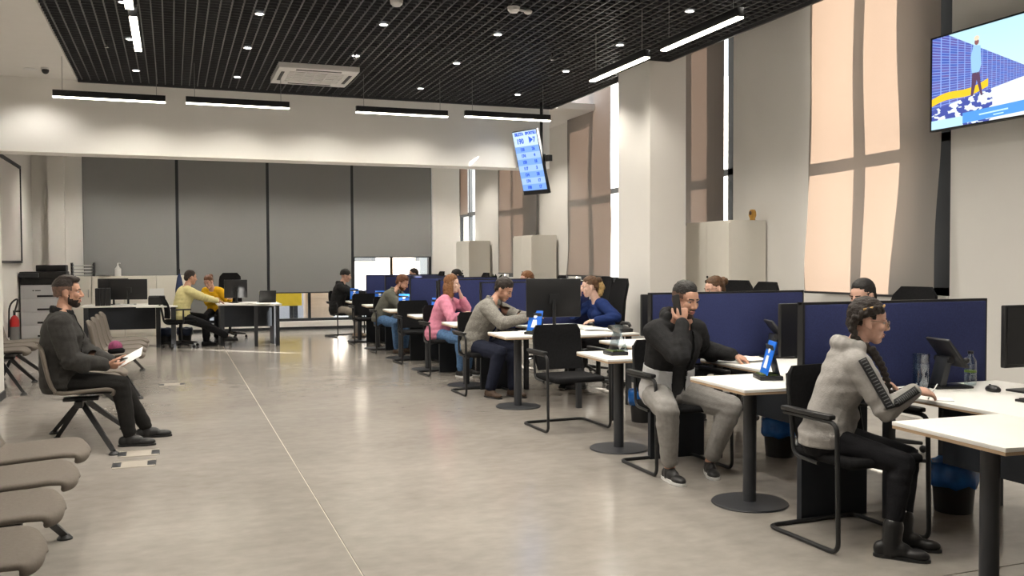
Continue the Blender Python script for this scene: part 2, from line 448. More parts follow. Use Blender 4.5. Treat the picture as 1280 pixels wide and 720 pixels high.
# outside the back glazing
struct('ground_outside', B(-12, 30, 21.85, 60, -0.15, -0.1), asphalt)
struct('ground_outside', B(6.85, 40, -20, 21.8, -0.15, -0.1), asphalt)
t = thing('yellow_container', 'yellow container standing outside the low back window', 'container', (2.75, 24.0, -0.1))
ob('body', B(-0.72, 0.30, -0.5, 0.5, 0.48, 1.9, 0.02), yellow_paint, t)
for sx in (-0.55, 0.15):
    for sy in (-0.4, 0.4): ob('leg', B(sx-0.05, sx+0.05, sy-0.05, sy+0.05, 0, 0.5), anthracite, t)
struct('wall_outside', B(-10, 4.3, 26.5, 26.7, -0.1, 2.4), mat('yard_wall', (0.40, 0.395, 0.43), 0.85, var=0.06, vscale=2))
struct('wall_outside', B(8.4, 14, 19.5, 32, -0.1, 6.0), white_paint)  # unseen wing, added to keep the sun off the yard
t = thing('wooden_crate', 'pale peach crate outside the low back window', 'crate', (3.62, 24.6, -0.1))
ob('body', B(-0.35, 0.35, -0.3, 0.3, 0.04, 1.9, 0.01), mat('crate_peach', (0.72, 0.55, 0.42), 0.7), t)
for z in (0.3, 0.62, 0.94, 1.26, 1.58): ob('slat', B(-0.36, 0.36, -0.32, -0.3, z, z+0.1), mat('crate_slat', (0.66, 0.5, 0.38), 0.7), t)
for sx in (-0.25, 0.25): ob('foot', B(sx-0.05, sx+0.05, -0.25, 0.25, 0, 0.04), mat('crate_slat', (0.66, 0.5, 0.38)), t)
t = thing('building', 'pale building across the yard outside the back window', 'building', (6, 40, -0.1))
ob('wall', B(-16, 12, 0, 6, 0, 5), mat('facade_pale', (0.7, 0.62, 0.55), 0.8, var=0.05), t)
ob('base_course', B(-16, 12, -0.2, 0, 0, 0.8), mat('facade_base', (0.5, 0.5, 0.55), 0.8), t)
for k in range(8): ob('window', B(-15+3.2*k, -13.6+3.2*k, -0.05, 0.1, 1.6, 3.2), frame_dark, t)

# ------------------------------------------------------------------ lamps
def lamp(name, kind, loc, energy, parent=None, **kw):
    d = bpy.data.lights.new(name, kind); d.energy = energy
    for k, v in kw.items(): setattr(d, k, v)
    o = bpy.data.objects.new(name, d); COL.objects.link(o); o.location = loc
    if parent: o.parent = parent
    return o
led = thing('linear_pendant', '', 'pendant lamp', (0, 0, 0))
ob('housing', B(-0.6, 0.6, -0.03, 0.03, 0.012, 0.085, 0.003), black_metal, led)
ob('diffuser', B(-0.598, 0.598, -0.028, 0.028, 0.0, 0.012), led_emit, led)
for s in (-1, 1): ob('cable', MB().tube([(s*0.5, 0, 0.085), (s*0.5, 0, 0.49)], 0.003, 6), mat('steel_wire', (0.25, 0.25, 0.25), 0.4), led)
LED = [(-0.645, 11.66, 0, 'leftmost of the four black linear lamps hanging before the beam'),
       (0.78, 11.62, 0, 'second from left of the four black linear lamps before the beam'),
       (2.805, 11.63, 0, 'third from left of the four black linear lamps before the beam'),
       (4.21, 11.52, 0, 'rightmost of the four linear lamps before the beam, in front of the display'),
       (4.17, 8.24, 1, 'farther of the two linear lamps along the ceiling edge by the pillar'),
       (4.17, 6.74, 1, 'nearer of the two linear lamps along the right ceiling edge'),
       (-0.255, 8.3, 1, 'linear lamp at the left of the black ceiling, second from the front'),
       (-0.27, 6.85, 1, 'linear lamp cut by the top edge at the left of the black ceiling'),
       (-0.62, 17.8, 2, 'leftmost linear lamp in front of the back blinds'),
       (0.82, 17.8, 2, 'middle linear lamp in front of the back blinds'),
       (3.55, 17.88, 2, 'rightmost linear lamp in front of the back blinds'),
       (4.17, 4.6, 1, 'linear lamp over the near desks above the frame'),
       (4.17, 2.6, 1, 'linear lamp nearest the camera on the right, above the frame'),
       (-0.27, 4.6, 1, 'linear lamp over the near seats above the frame'),
       (1.9, 4.2, 0, 'linear lamp in the middle of the hall above the frame'),
       (0.6, 0.6, 0, 'linear lamp behind the camera on the left'),
       (3.0, 0.6, 0, 'linear lamp behind the camera on the right')]
for i, (x, y, k, lab) in enumerate(LED):
    r = dup(led, (x, y, 3.36 if k != 2 else 3.38), PI/2 if k == 1 else 0, lab, 'linear pendant lamps') if i else led
    if i == 0: r.location = (x, y, 3.36); r['label'] = lab; r['group'] = 'linear pendant lamps'
dl = thing('downlight', '', 'downlight', (0, 0, 0), group='round downlights in the black ceiling')
ob('trim_ring', MB().rings([[Vector((r*math.cos(2*PI*k/20), r*math.sin(2*PI*k/20), z)) for k in range(20)] for r, z in ((0.045, 0.006), (0.05, 0), (0.045, -0.004), (0.036, 0.0), (0.036, 0.01))], cap=False), mat('downlight_ring', (0.5, 0.5, 0.5), 0.4), dl)
ob('lens', MB().lathe([(0.001, 0.0), (0.036, 0.0), (0.036, 0.004), (0.001, 0.004)], 20), down_emit, dl)
first = True; row_names = {2: 'nearest', 3: 'second', 4: 'third', 5: 'fourth', 6: 'fifth', 7: 'farthest'}
DX = [-0.38, 0.81, 2.0, 3.2, 4.61]; DY = [3.1, 4.6, 6.1, 7.62, 9.06, 10.53, 12.22]
cn = ['leftmost', 'second from left', 'middle', 'second from right', 'rightmost']; rn = ['first', 'second', 'third', 'fourth', 'fifth', 'sixth', 'seventh and farthest']
for i, x in enumerate(DX):
    for j, y in enumerate(DY):
        lab = 'round ceiling downlight, %s column, %s row from the front' % (cn[i], rn[j])
        if first: r = dl; r.location = (x, y, 3.826); r['label'] = lab; first = False
        else: r = dup(dl, (x, y, 3.826), 0, lab)
        lamp('downlight_lamp', 'SPOT', (x, y, 3.80), 50, spot_size=math.radians(125), spot_blend=0.6, shadow_soft_size=0.035, color=(1.0, 0.93, 0.82))
for i, x in enumerate((-1.3, 0.4, 2.1, 3.8, 5.3)):  # unseen fill lamps added to brighten the zone behind the beam
    for j, y in enumerate((15.0, 18.9)):
        dup(dl, (x, y, 3.896), 0, 'added fill downlight in the unseen ceiling behind the beam, %s, %s row' % (cn[i], ('front', 'back')[j]), 'added fill downlights behind the beam')
        lamp('downlight_lamp', 'SPOT', (x, y, 3.87), 85, spot_size=math.radians(125), spot_blend=0.6, shadow_soft_size=0.035, color=(1.0, 0.93, 0.82))
# white ceiling spot and dome sensor over the left strip
t = thing('ceiling_spot', 'round white recessed spot in the white ceiling strip at the left', 'downlight', (-1.58, 12.54, 3.83))
ob('lens', MB().lathe([(0.001, -0.004), (0.06, -0.004), (0.06, 0.0), (0.001, 0)], 24), down_emit, t)
ob('trim_ring', MB().lathe([(0.06, -0.006), (0.078, -0.006), (0.078, 0.0), (0.06, 0)], 24), plastic_white, t)
lamp('spot_lamp', 'SPOT', (-1.58, 12.54, 3.79), 22, spot_size=math.radians(130), spot_blend=0.6, shadow_soft_size=0.05, color=(1, 0.95, 0.87))
t = thing('ceiling_camera', 'small black dome camera beside the white ceiling spot', 'camera', (-1.40, 12.42, 3.83))
ob('mount', MB().lathe([(0.001, -0.02), (0.05, -0.02), (0.05, 0), (0.001, 0)], 20), plastic_white, t)
ob('dome', MB().ell((0, 0, -0.03), (0.042, 0.042, 0.045)), black_plastic, t)

# cassette air conditioner
t = thing('ceiling_cassette', 'white square air conditioning cassette in the black ceiling', 'air conditioner', (1.69, 11.67, 3.80))
ob('frame_panel', MB().box(-0.475, 0.475, -0.52, -0.36, -0.03, 0.06, 0.008).box(-0.475, 0.475, 0.36, 0.52, -0.03, 0.06, 0.008).box(-0.475, -0.33, -0.36, 0.36, -0.03, 0.06).box(0.33, 0.475, -0.36, 0.36, -0.03, 0.06), plastic_white, t)
for a in ((-0.27, 0.27, -0.45, -0.41), (-0.27, 0.27, 0.41, 0.45), (-0.425, -0.385, -0.27, 0.27), (0.385, 0.425, -0.27, 0.27)):
    ob('air_slot', B(a[0], a[1], a[2], a[3], -0.034, -0.029), black_plastic, t)
ob('grille_back', B(-0.33, 0.33, -0.36, 0.36, 0.0, 0.02), mat('grille_grey', (0.35, 0.34, 0.33), 0.6), t)
for k in range(7):
    y = -0.33 + 0.11*k
    ob('grille_slat', B(-0.33, 0.33, y-0.035, y+0.035, -0.028, -0.018, 0.003), plastic_white, t)
for k in range(5):
    x = -0.26 + 0.13*k
    ob('grille_rib', B(x-0.006, x+0.006, -0.36, 0.36, -0.034, -0.027), plastic_white, t)

# sprinklers and detectors
for (x, y, lab) in ((1.97, 10.42, 'small sprinkler head near the air conditioning cassette'), (-0.62, 10.75, 'small sprinkler head at the left of the black ceiling'), (4.1, 9.75, 'small sprinkler head right of the middle downlights')):
    t = thing('ceiling_sprinkler', lab, 'sprinkler', (x, y, 3.83))
    ob('pipe', MB().tube([(0, 0, 0.2), (0, 0, -0.035)], 0.010, 10), chrome, t)
    ob('deflector', MB().lathe([(0.001, -0.06), (0.022, -0.06), (0.022, -0.056), (0.006, -0.035), (0.001, -0.035)], 16), chrome, t)
for (x, y, lab) in ((3.0, 8.05, 'white twin-headed detector at the top of the black ceiling'), (1.93, 8.2, 'white round smoke detector cut by the top edge of the frame')):
    t = thing('ceiling_detector', lab, 'detector', (x, y, 3.83))
    ob('body', MB().lathe([(0.001, -0.055), (0.035, -0.05), (0.055, -0.03), (0.06, 0.0), (0.001, 0.0)], 20), plastic_white, t)
    if x > 2.5:
        ob('arm', MB().tube([(0.03, 0, -0.02), (0.14, 0.02, -0.02)], 0.012, 8), plastic_white, t)
        ob('head', MB().ell((0.15, 0.02, -0.025), (0.04, 0.035, 0.025)), plastic_white, t)
# ------------------------------------------------------------------ desk stations along the right
S = [2.55, 4.3, 6.05, 8.3, 10.05, 11.8, 13.4, 15.1, 16.7]
LEN = [1.72, 1.72, 1.72, 1.70, 1.72, 1.57, 1.67, 1.57, 1.6]
who = ['the woman in grey', 'the man on the phone', 'the nearest empty chair', 'the blazer man', 'the woman in pink',
       'the second empty chair', 'the green-grey jacket', 'the farthest empty chair', 'the black beanie']
def plate(poly, m_top, z0=0.715, z1=0.74): return MB().prism(poly, z0, z1, 0.002)
for k, (s, L) in enumerate(zip(S, LEN)):
    w = who[k]
    # service desk
    t = thing('service_desk', 'white-topped service desk on the staff side by ' + w, 'desk', (4.22, s+L/2, 0), group='service desks in the right row')
    XR = 0.5 if k == 0 else (0.24 if k == 3 else 0.36)
    ob('worktop', MB().box(-0.5, XR, -L/2+0.03, L/2-0.03, 0.722, 0.74, 0.002), white_lam, t)
    ob('edge_band', MB().box(-0.498, XR-0.002, -L/2+0.032, L/2-0.032, 0.712, 0.722), edge_brown, t)
    ob('modesty_panel', B(-0.44, -0.42, -L/2+0.08, L/2-0.55, 0.41, 0.712), anth_board, t)
    for x, y in ((-0.40, L/2-0.12), (XR-0.08, L/2-0.12), (XR-0.08, -L/2+0.12), (-0.40, -L/2+0.12)):
        ob('leg', B(x-0.025, x+0.025, y-0.025, y+0.025, 0, 0.712, 0.003), anthracite, t)
    # visitor wedge table on a round pedestal
    t = thing('visitor_table', 'white wedge visitor table on a pedestal by ' + w, 'table', (3.28, s+0.42, 0), group='visitor wedge tables')
    P1 = [(-0.20, 0.36), (-0.23, -0.28), (0.02, -0.30), (0.435, -0.30), (0.435, 0.34)]
    ob('tabletop', MB().prism(P1, 0.722, 0.74, 0.002), white_lam, t)
    ob('edge_band', MB().prism([(x*0.995, y*0.995) for x, y in P1], 0.708, 0.722), edge_brown, t)
    ob('column', MB().tube([(0, 0, 0.015), (0, 0, 0.708)], 0.040, 20), anthracite, t)
    ob('base_disc', MB().lathe([(0.001, 0.0), (0.225, 0.0), (0.23, 0.004), (0.226, 0.011), (0.06, 0.017), (0.001, 0.017)], 40), anthracite, t)
DIV = [4.3, 6.05, 10.05, 11.8, 13.4, 15.1, 16.7]
dlab = ['nearest blue felt divider, behind the woman in the grey hoodie', 'blue felt divider behind the man on the phone', 'blue felt divider behind the man in the grey blazer',
        'blue felt divider behind the woman in pink', 'blue felt divider between the two chairs past the woman in pink', 'blue felt divider behind the man in the green-grey jacket', 'farthest blue felt divider in front of the person in the beanie']
for y, lab in zip(DIV, dlab):
    t = thing('desk_divider', lab, 'divider', (4.0, y, 0), group='blue felt desk dividers')
    ob('felt_panel', B(-0.665, 0.68, -0.02, 0.02, 0.70, 1.225, 0.004), blue_fabric, t)
    ob('frame', MB().box(-0.68, 0.695, -0.014, 0.014, 1.225, 1.24).box(-0.68, -0.665, -0.024, 0.024, 0.68, 1.24).box(0.68, 0.695, -0.014, 0.014, 0.70, 1.24), black_metal, t)
    ob('end_panel', B(-0.68, -0.22, -0.02, 0.02, 0.0, 0.68), anth_board, t)

# visitor chair: cantilever tube frame, arms, seat, back. Local +X is forward
vc = thing('visitor_chair', '', 'chair')
path = []
side = lambda s: [(-0.20, s*0.30, 0.665), (0.20, s*0.30, 0.665), (0.215, s*0.30, 0.012), (-0.33, s*0.30, 0.012)]
pl = bez(side(1) + side(-1)[::-1], 0.06, 5)
ob('frame', MB().tube(pl, 0.0125, 10), black_metal, vc)
for s in (-1, 1):
    ob('armrest', MB().box(-0.21, 0.17, s*0.30-0.022, s*0.30+0.022, 0.675, 0.70, 0.008), black_plastic, vc)
    ob('upright', MB().tube(bez([(0.0, s*0.245, 0.42), (-0.19, s*0.245, 0.43), (-0.27, s*0.225, 0.86)], 0.05), 0.011, 8), black_metal, vc)
    ob('bracket', MB().tube([(0.208, s*0.30, 0.425), (0.12, s*0.23, 0.42)], 0.010, 8).tube([(-0.20, s*0.30, 0.667), (-0.235, s*0.235, 0.66)], 0.010, 8), black_metal, vc)
def seat_fn(u, v):
    x = -0.22 + 0.46*v; y = -0.235 + 0.47*u
    e = max(0, (v-0.85)/0.15)
    return Vector((x, y, 0.475 - 0.018*math.sin(PI*v)*math.sin(PI*u) - 0.03*e*e))
sm = MB().box(-0.22, 0.24, -0.24, 0.24, 0.425, 0.475, 0.022, seg=4)
ob('seat', sm, black_fabric, vc, 1.2)
def back_fn():
    b = MB(); rg = []
    for i in range(9):
        v = i/8; z = 0.50 + 0.40*v; x = -0.205 - 0.075*v - 0.02*math.sin(PI*v)
        w = 0.235 - 0.02*(1-v)**3 - 0.03*max(0, (v-0.8)/0.2)**2
        tk = 0.022 if 0 < i < 8 else 0.010
        ring = []
        for yy, cx in ((-1, 0.025), (-0.6, 0.008), (0, 0), (0.6, 0.008), (1, 0.025)): ring.append(Vector((x + cx + tk*0.6, yy*w, z)))
        for yy, cx in ((1, 0.025), (0.6, 0.008), (0, 0), (-0.6, 0.008), (-1, 0.025)): ring.append(Vector((x + cx - tk, yy*w, z)))
        rg.append(ring)
    return b.rings(rg)
ob('backrest', back_fn(), black_fabric, vc, 1.2)
CH = [(3.39, 3.93, -88, 'black cantilever chair under the woman in the grey hoodie'),
      (3.38, 5.72, -90, 'black cantilever chair under the man on the phone'),
      (3.29, 7.46, -88, 'empty black cantilever chair facing us beside the nearest pedestal tables'),
      (3.28, 9.76, -88, 'black cantilever chair under the man in the grey blazer'),
      (3.36, 11.58, -86, 'black cantilever chair under the woman in pink'),
      (3.36, 13.08, -88, 'empty black cantilever chair just beyond the woman in pink'),
      (3.36, 14.82, -88, 'black cantilever chair under the man in the green-grey jacket'),
      (3.30, 16.4, -88, 'empty black cantilever chair beyond the man in the green-grey jacket'),
      (3.22, 18.25, -70, 'black cantilever chair under the person in the black beanie')]
for i, (x, y, a, lab) in enumerate(CH):
    if i == 0:
        vc.location = (x, y, 0); vc.rotation_euler = (0, 0, math.radians(a)); vc['label'] = lab; vc['group'] = 'visitor chairs in the right row'
    else: dup(vc, (x, y, 0), math.radians(a), lab, 'visitor chairs in the right row')

# office chair (staff). Local +X forward
def office_chair(zt):
    oc = thing('office_chair', '', 'chair')
    ob('seat', MB().box(-0.24, 0.24, -0.24, 0.24, 0.42, 0.49, 0.03, seg=3), black_fabric, oc, 1.2)
    rg = []
    for i in range(12):
        v = i/11; z = 0.52+(zt-0.52)*v; x = -0.25-0.09*v+0.04*math.sin(PI*v); w = 0.225-0.02*v*v-0.07*max(0, (v-0.85)/0.15)**2
        rg.append([Vector((x+0.015+0.03*abs(yy)**2, yy*w, z)) for yy in (-1, -0.5, 0, 0.5, 1)] + [Vector((x-0.015+0.03*abs(yy)**2, yy*w, z)) for yy in (1, 0.5, 0, -0.5, -1)])
    ob('backrest', MB().rings(rg), black_fabric, oc, 1.2)
    ob('spine', MB().tube(bez([(-0.05, 0, 0.41), (-0.27, 0, 0.42), (-0.32, 0, 0.7), (-0.35, 0, zt-0.15)], 0.08), 0.018, 8), black_plastic, oc)
    ob('gas_lift', MB().tube([(0, 0, 0.10), (0, 0, 0.42)], 0.028, 12), black_metal, oc)
    for s in (-1, 1): ob('armrest', MB().tube(bez([(0, s*0.22, 0.43), (0, s*0.29, 0.45), (0, s*0.29, 0.66)], 0.04), 0.014, 8).box(-0.13, 0.13, s*0.29-0.035, s*0.29+0.035, 0.66, 0.685, 0.01), black_plastic, oc)
    for k in range(5):
        a = 2*PI*k/5+0.3; c, q = math.cos(a), math.sin(a)
        ob('base_leg', MB().tube([(0, 0, 0.11), (0.29*c, 0.29*q, 0.075)], [0.025, 0.014], 8), black_plastic, oc)
        ob('caster', MB().ell((0.30*c, 0.30*q, 0.03), (0.028, 0.028, 0.03)), black_plastic, oc)
    return oc
oc = office_chair(1.27); oc_low = office_chair(0.90)
OCH = [(5.08, 5.55, 185, 'black office chair with a high back behind the nearest divider'),
       (5.05, 7.44, 178, 'black office chair behind the divider of the man on the phone'),
       (4.68, 9.76, 178, 'black office chair of the woman in navy blue'),
       (5.05, 12.34, 180, 'black office chair behind the divider of the man in the blazer'),
       (5.05, 10.9, 180, 'black office chair behind the divider of the woman in pink'),
       (5.05, 15.85, 180, 'black office chair behind the divider beside the man in the green-grey jacket'),
       (5.0, 18.6, 180, 'farthest black office chair behind the blue dividers'),
       (0.13, 16.95, 8, 'black swivel chair under the man in pale yellow'),
       (1.05, 18.75, -95, 'black swivel chair behind the woman in bright yellow'),
       (5.25, 8.1, 200, 'empty black office chair right of the woman in navy blue')]
for i, (x, y, a, lab) in enumerate(OCH):
    if i == 0:
        oc.location = (x, y, 0); oc.rotation_euler = (0, 0, math.radians(a)); oc['label'] = lab; oc['group'] = 'black office chairs'
    elif i == 7:
        oc_low.location = (x, y, 0); oc_low.rotation_euler = (0, 0, math.radians(a)); oc_low['label'] = lab; oc_low['group'] = 'black office chairs'
    else: dup(oc, (x, y, 0), math.radians(a), lab, 'black office chairs')

# ------------------------------------------------------------------ monitors. Local: screen faces +X
def monitor(loc, rz, label, w=0.53, h=0.325, z0=0.15, group='desk monitors', sticker=False):
    t = thing('monitor', label, 'monitor', loc, rz, group)
    ob('housing', B(-0.025, 0.008, -w/2, w/2, z0, z0+h, 0.006), black_plastic, t)
    ob('screen', B(0.008, 0.010, -w/2+0.012, w/2-0.012, z0+0.02, z0+h-0.012), screen_black, t)
    ob('stand', MB().tube([(-0.05, 0, 0.01), (-0.045, 0, z0+h*0.45)], 0.018, 10).box(-0.05, -0.02, -0.05, 0.05, z0+h*0.35, z0+h*0.6), black_metal, t)
    ob('foot', B(-0.14, 0.08, -0.11, 0.11, 0.0, 0.012, 0.004), black_metal, t)
    if sticker: ob('sticker', B(0.008, 0.0115, w/2-0.028, w/2-0.006, z0+h-0.13, z0+h-0.06), mat('sticker_red', (0.25, 0.09, 0.08), 0.5), t)
    return t
R = math.radians
monitor((3.72, 4.68, 0.74), R(90), 'black monitor edge showing left of the nearest blue divider')
monitor((3.70, 6.40, 0.74), R(90), 'black monitor edge showing left of the divider behind the man on the phone')
monitor((3.63, 8.62, 0.74), R(78), 'black monitor back between the blazer man and the woman in navy', w=0.56, h=0.39, z0=0.17)
monitor((3.66, 12.2, 0.74), R(90), 'black monitor beside the woman in pink, behind her divider')
monitor((3.70, 15.5, 0.74), R(90), 'black monitor beyond the divider of the man in the green-grey jacket')
monitor((4.49, 3.73, 0.74), R(-90), 'black monitor cut by the right edge of the frame', w=0.56, h=0.34, z0=0.15, sticker=True)

# feedback stands: blue card on a dark sloping support
card_white = mat('card_white', (0.85, 0.88, 0.95), 0.5)
def blue_stand(x, y, a, label, clear=False):
    t = thing('sign_stand', label, 'sign', (x, y, 0.74), a, 'table top signs on the visitor tables')
    ob('base', B(-0.07, 0.075, -0.085, 0.085, 0, 0.028, 0.006), black_plastic, t)
    ob('green_strip', MB().box(-0.045, 0.06, -0.07, 0.07, 0.028, 0.036, 0.003), mat('strip_green', (0.06, 0.085, 0.02), 0.9, var=0.5, vscale=90), t)  # plain green strip on top of the base
    tilt = Matrix.Translation((0.03, 0, 0.03)) @ Matrix.Rotation(R(-16), 4, 'Y')
    if clear:
        ob('clear_card', MB().box(-0.003, 0.003, -0.075, 0.075, 0, 0.215, mtx=tilt), clear_plastic, t)
        ob('clear_back', MB().box(-0.003, 0.003, -0.075, 0.075, 0, 0.20, mtx=Matrix.Translation((-0.07, 0, 0.03)) @ Matrix.Rotation(R(22), 4, 'Y')), clear_plastic, t)
        return
    ob('card', MB().box(-0.004, 0.004, -0.08, 0.08, 0, 0.215, 0.002, mtx=tilt), sign_blue, t)
    pic = MB().ell((0.006, 0, 0.155), (0.002, 0.022, 0.022)).prism([(-0.035, 0.04), (0.035, 0.04), (0.022, 0.12), (-0.022, 0.12)], 0, 0.002,
          mtx=Matrix.Translation((0.0045, 0, 0)) @ Matrix(((0, 0, 1, 0), (1, 0, 0, 0), (0, 1, 0, 0), (0, 0, 0, 1))))
    bmesh.ops.transform(pic.bm, matrix=tilt, verts=pic.bm.verts[:])
    ob('pictogram', pic, card_white, t)
    ob('back_support', MB().box(-0.006, 0.0, -0.075, 0.075, 0, 0.20, 0.002, mtx=Matrix.Translation((-0.05, 0, 0.02)) @ Matrix.Rotation(R(14), 4, 'Y')), anthracite, t)
blue_stand(3.47, 4.80, R(160), 'blue table sign seen almost edge-on beside the man on the phone')
blue_stand(3.27, 6.50, R(178), 'clear acrylic table sign on a dark base behind the man on the phone', clear=True)
blue_stand(3.43, 8.62, R(215), 'leaning blue table sign in front of the man in the grey blazer')
blue_stand(3.42, 12.25, R(235), 'blue table sign partly hidden behind the woman in pink')
blue_stand(3.34, 13.85, R(245), 'blue table sign in front of the man in the green-grey jacket')
blue_stand(3.36, 15.7, R(250), 'blue table sign left of the man in the green-grey jacket')
blue_stand(3.22, 17.3, R(250), 'blue table sign in front of the person in the black beanie')

# bins with blue bags
def bin_(x, y, label, dark=False):
    t = thing('waste_bin', label, 'bin', (x, y, 0), group='waste bins with bags')
    ob('bucket', MB().rings([[Vector((r*math.cos(2*PI*k/20), r*math.sin(2*PI*k/20), z)) for k in range(20)] for r, z in ((0.105, 0), (0.115, 0.13), (0.13, 0.27), (0.122, 0.27), (0.1, 0.02))]), black_plastic, t)
    rg = []
    for j, (r, z) in enumerate(((0.133, 0.16), (0.138, 0.2), (0.137, 0.27), (0.13, 0.295), (0.115, 0.285), (0.1, 0.2))):
        rg.append([Vector(((r+0.006*math.sin(k*2.3+j))*math.cos(2*PI*k/22), (r+0.006*math.sin(k*2.3+j))*math.sin(2*PI*k/22), z+0.014*math.sin(k*1.7)*(1 if j in (0, 1) else 0.4))) for k in range(22)])
    ob('bag', MB().rings(rg), mat('bag_dark', (0.02, 0.03, 0.06), 0.4) if dark else bag_blue, t, 3.14)
bin_(4.30, 4.15, 'waste bin with a blue bag under the nearest desk beside the seated woman')
bin_(4.30, 5.80, 'waste bin with a blue bag under the desk beside the man on the phone')
bin_(4.05, 7.50, 'waste bin with a blue bag left of the man on the phone, beyond his chair')
bin_(-0.12, 17.75, 'dark waste bin under the left end of the far desks', dark=True)
bin_(0.2, 17.75, 'dark waste bin behind the swivel chair of the man in pale yellow', dark=True)

# ------------------------------------------------------------------ things on the near desks
def bottle(x, y, z, h, r, label, capc):
    t = thing('water_bottle', label, 'bottle', (x, y, z))
    ob('body', MB().lathe([(0.001, 0), (r*0.92, 0.0), (r, 0.01), (r, h*0.28), (r*0.95, h*0.30), (r, h*0.33), (r, h*0.62), (r*0.9, h*0.74), (0.014, h*0.88), (0.014, h*0.93), (0.001, h*0.93)], 24), clear_plastic, t)
    ob('label_band', MB().lathe([(r*1.01, h*0.38), (r*1.015, h*0.38), (r*1.015, h*0.44), (r*1.01, h*0.44)], 24), capc, t)
    ob('cap', MB().lathe([(0.001, h*0.92), (0.016, h*0.92), (0.016, h), (0.001, h)], 16), black_plastic, t)
bottle(4.40, 4.13, 0.74, 0.20, 0.033, 'clear water bottle with a dark cap at the right of the tablet stand', mat('band_green', (0.10, 0.16, 0.03), 0.5))
t = thing('glass_carafe', 'clear straight-sided water jar beside the face of the seated woman', 'jar', (4.02, 4.12, 0.74))
ob('body', MB().lathe([(0.001, 0), (0.045, 0), (0.046, 0.145), (0.043, 0.145), (0.043, 0.006), (0.001, 0.006)], 28), clear_plastic, t)
ob('lid', MB().lathe([(0.046, 0.146), (0.047, 0.2), (0.044, 0.2), (0.04, 0.152), (0.001, 0.15)], 28), clear_plastic, t)
ob('water', MB().lathe([(0.001, 0.007), (0.0425, 0.007), (0.0425, 0.085), (0.001, 0.085)], 28), thin_glass('water', (0.75, 0.84, 0.92), 0.06), t)
# tablet on a jointed stand
def tablet(x, y, a, label):
    t = thing('tablet_stand', label, 'tablet', (x, y, 0.74), a)
    ob('base', B(-0.10, 0.13, -0.075, 0.075, 0, 0.014, 0.005), black_plastic, t)
    ob('neck', MB().box(-0.02, 0.02, -0.055, 0.055, 0.0, 0.17, 0.008, mtx=Matrix.Translation((-0.05, 0, 0.01)) @ Matrix.Rotation(R(14), 4, 'Y')), anthracite, t)
    ob('hinge', MB().tube([(-0.01, -0.07, 0.165), (-0.01, 0.07, 0.165)], 0.020, 12), black_plastic, t)
    ob('display', MB().box(-0.008, 0.008, -0.11, 0.11, -0.085, 0.12, 0.006, mtx=Matrix.Translation((0.02, 0, 0.19)) @ Matrix.Rotation(R(-38), 4, 'Y')), mat('tablet_back', (0.035, 0.034, 0.036), 0.5), t)
    ob('knob', MB().ell((0.062, -0.10, 0.165), (0.018, 0.018, 0.018)), black_plastic, t)
tablet(4.18, 4.10, R(-12), 'dark tablet on a jointed stand between the jar and the water bottle')
tablet(4.28, 5.84, R(-20), 'dark tablet on a jointed stand beside the hand of the man on the phone')
t = thing('computer_mouse', 'black computer mouse on the nearest desk by the right edge', 'mouse', (4.30, 3.88, 0.74), R(80))
ob('shell', MB().ell((0, 0, 0.012), (0.052, 0.032, 0.024)), black_plastic, t, 3.14)
ob('wheel', MB().ell((0.025, 0, 0.033), (0.010, 0.004, 0.006)), anthracite, t)
t = thing('keyboard', 'black keyboard cut by the right edge of the frame', 'keyboard', (4.32, 3.50, 0.74), R(0))
ob('case', B(-0.22, 0.22, -0.065, 0.065, 0, 0.014, 0.004), black_plastic, t)
kk = MB()
for i in range(14):
    for j in range(5): kk.box(-0.205+i*0.0295, -0.18+i*0.0295, -0.055+j*0.022, -0.036+j*0.022, 0.014, 0.019)
tag(ob('keys', kk, mat('key_black', (0.02, 0.02, 0.022), 0.5), t), kind='stuff')
# loose sheets
def sheets(x, y, z, a, n, label, w=0.21, h=0.297, cat='paper'):
    t = thing('paper_stack', label, cat, (x, y, z), a)
    for k in range(n):
        ob('sheet', MB().box(-w/2, w/2, -h/2, h/2, 0, 0.0012+0.003*(k == 0), mtx=Matrix.Translation((random.uniform(-.03, .03)*(k > 0), random.uniform(-.04, .04)*(k > 0), 0.0042*k)) @ Matrix.Rotation(random.uniform(-.35, .35)*(k > 0), 4, 'Z')), paper, t)
sheets(3.98, 5.80, 0.741, 0.4, 4, 'white sheets under the hand of the man on the phone')
sheets(3.55, 8.92, 0.741, 1.2, 2, 'white sheet on the visitor table in front of the man in the blazer')
sheets(4.05, 9.2, 0.741, 0.2, 5, 'heap of papers between the blazer man and the woman in navy')
sheets(4.25, 8.82, 0.741, 1.0, 5, 'curled papers on the desk in front of the woman in navy')
sheets(3.62, 11.0, 0.741, 0.3, 2, 'white sheet in front of the woman in pink')
sheets(4.1, 7.2, 0.741, 0.3, 3, 'white sheets on the empty third desk')
sheets(3.80, 3.74, 0.741, 0.9, 1, 'small white slip under the fingers of the woman in the grey hoodie', 0.12, 0.09)
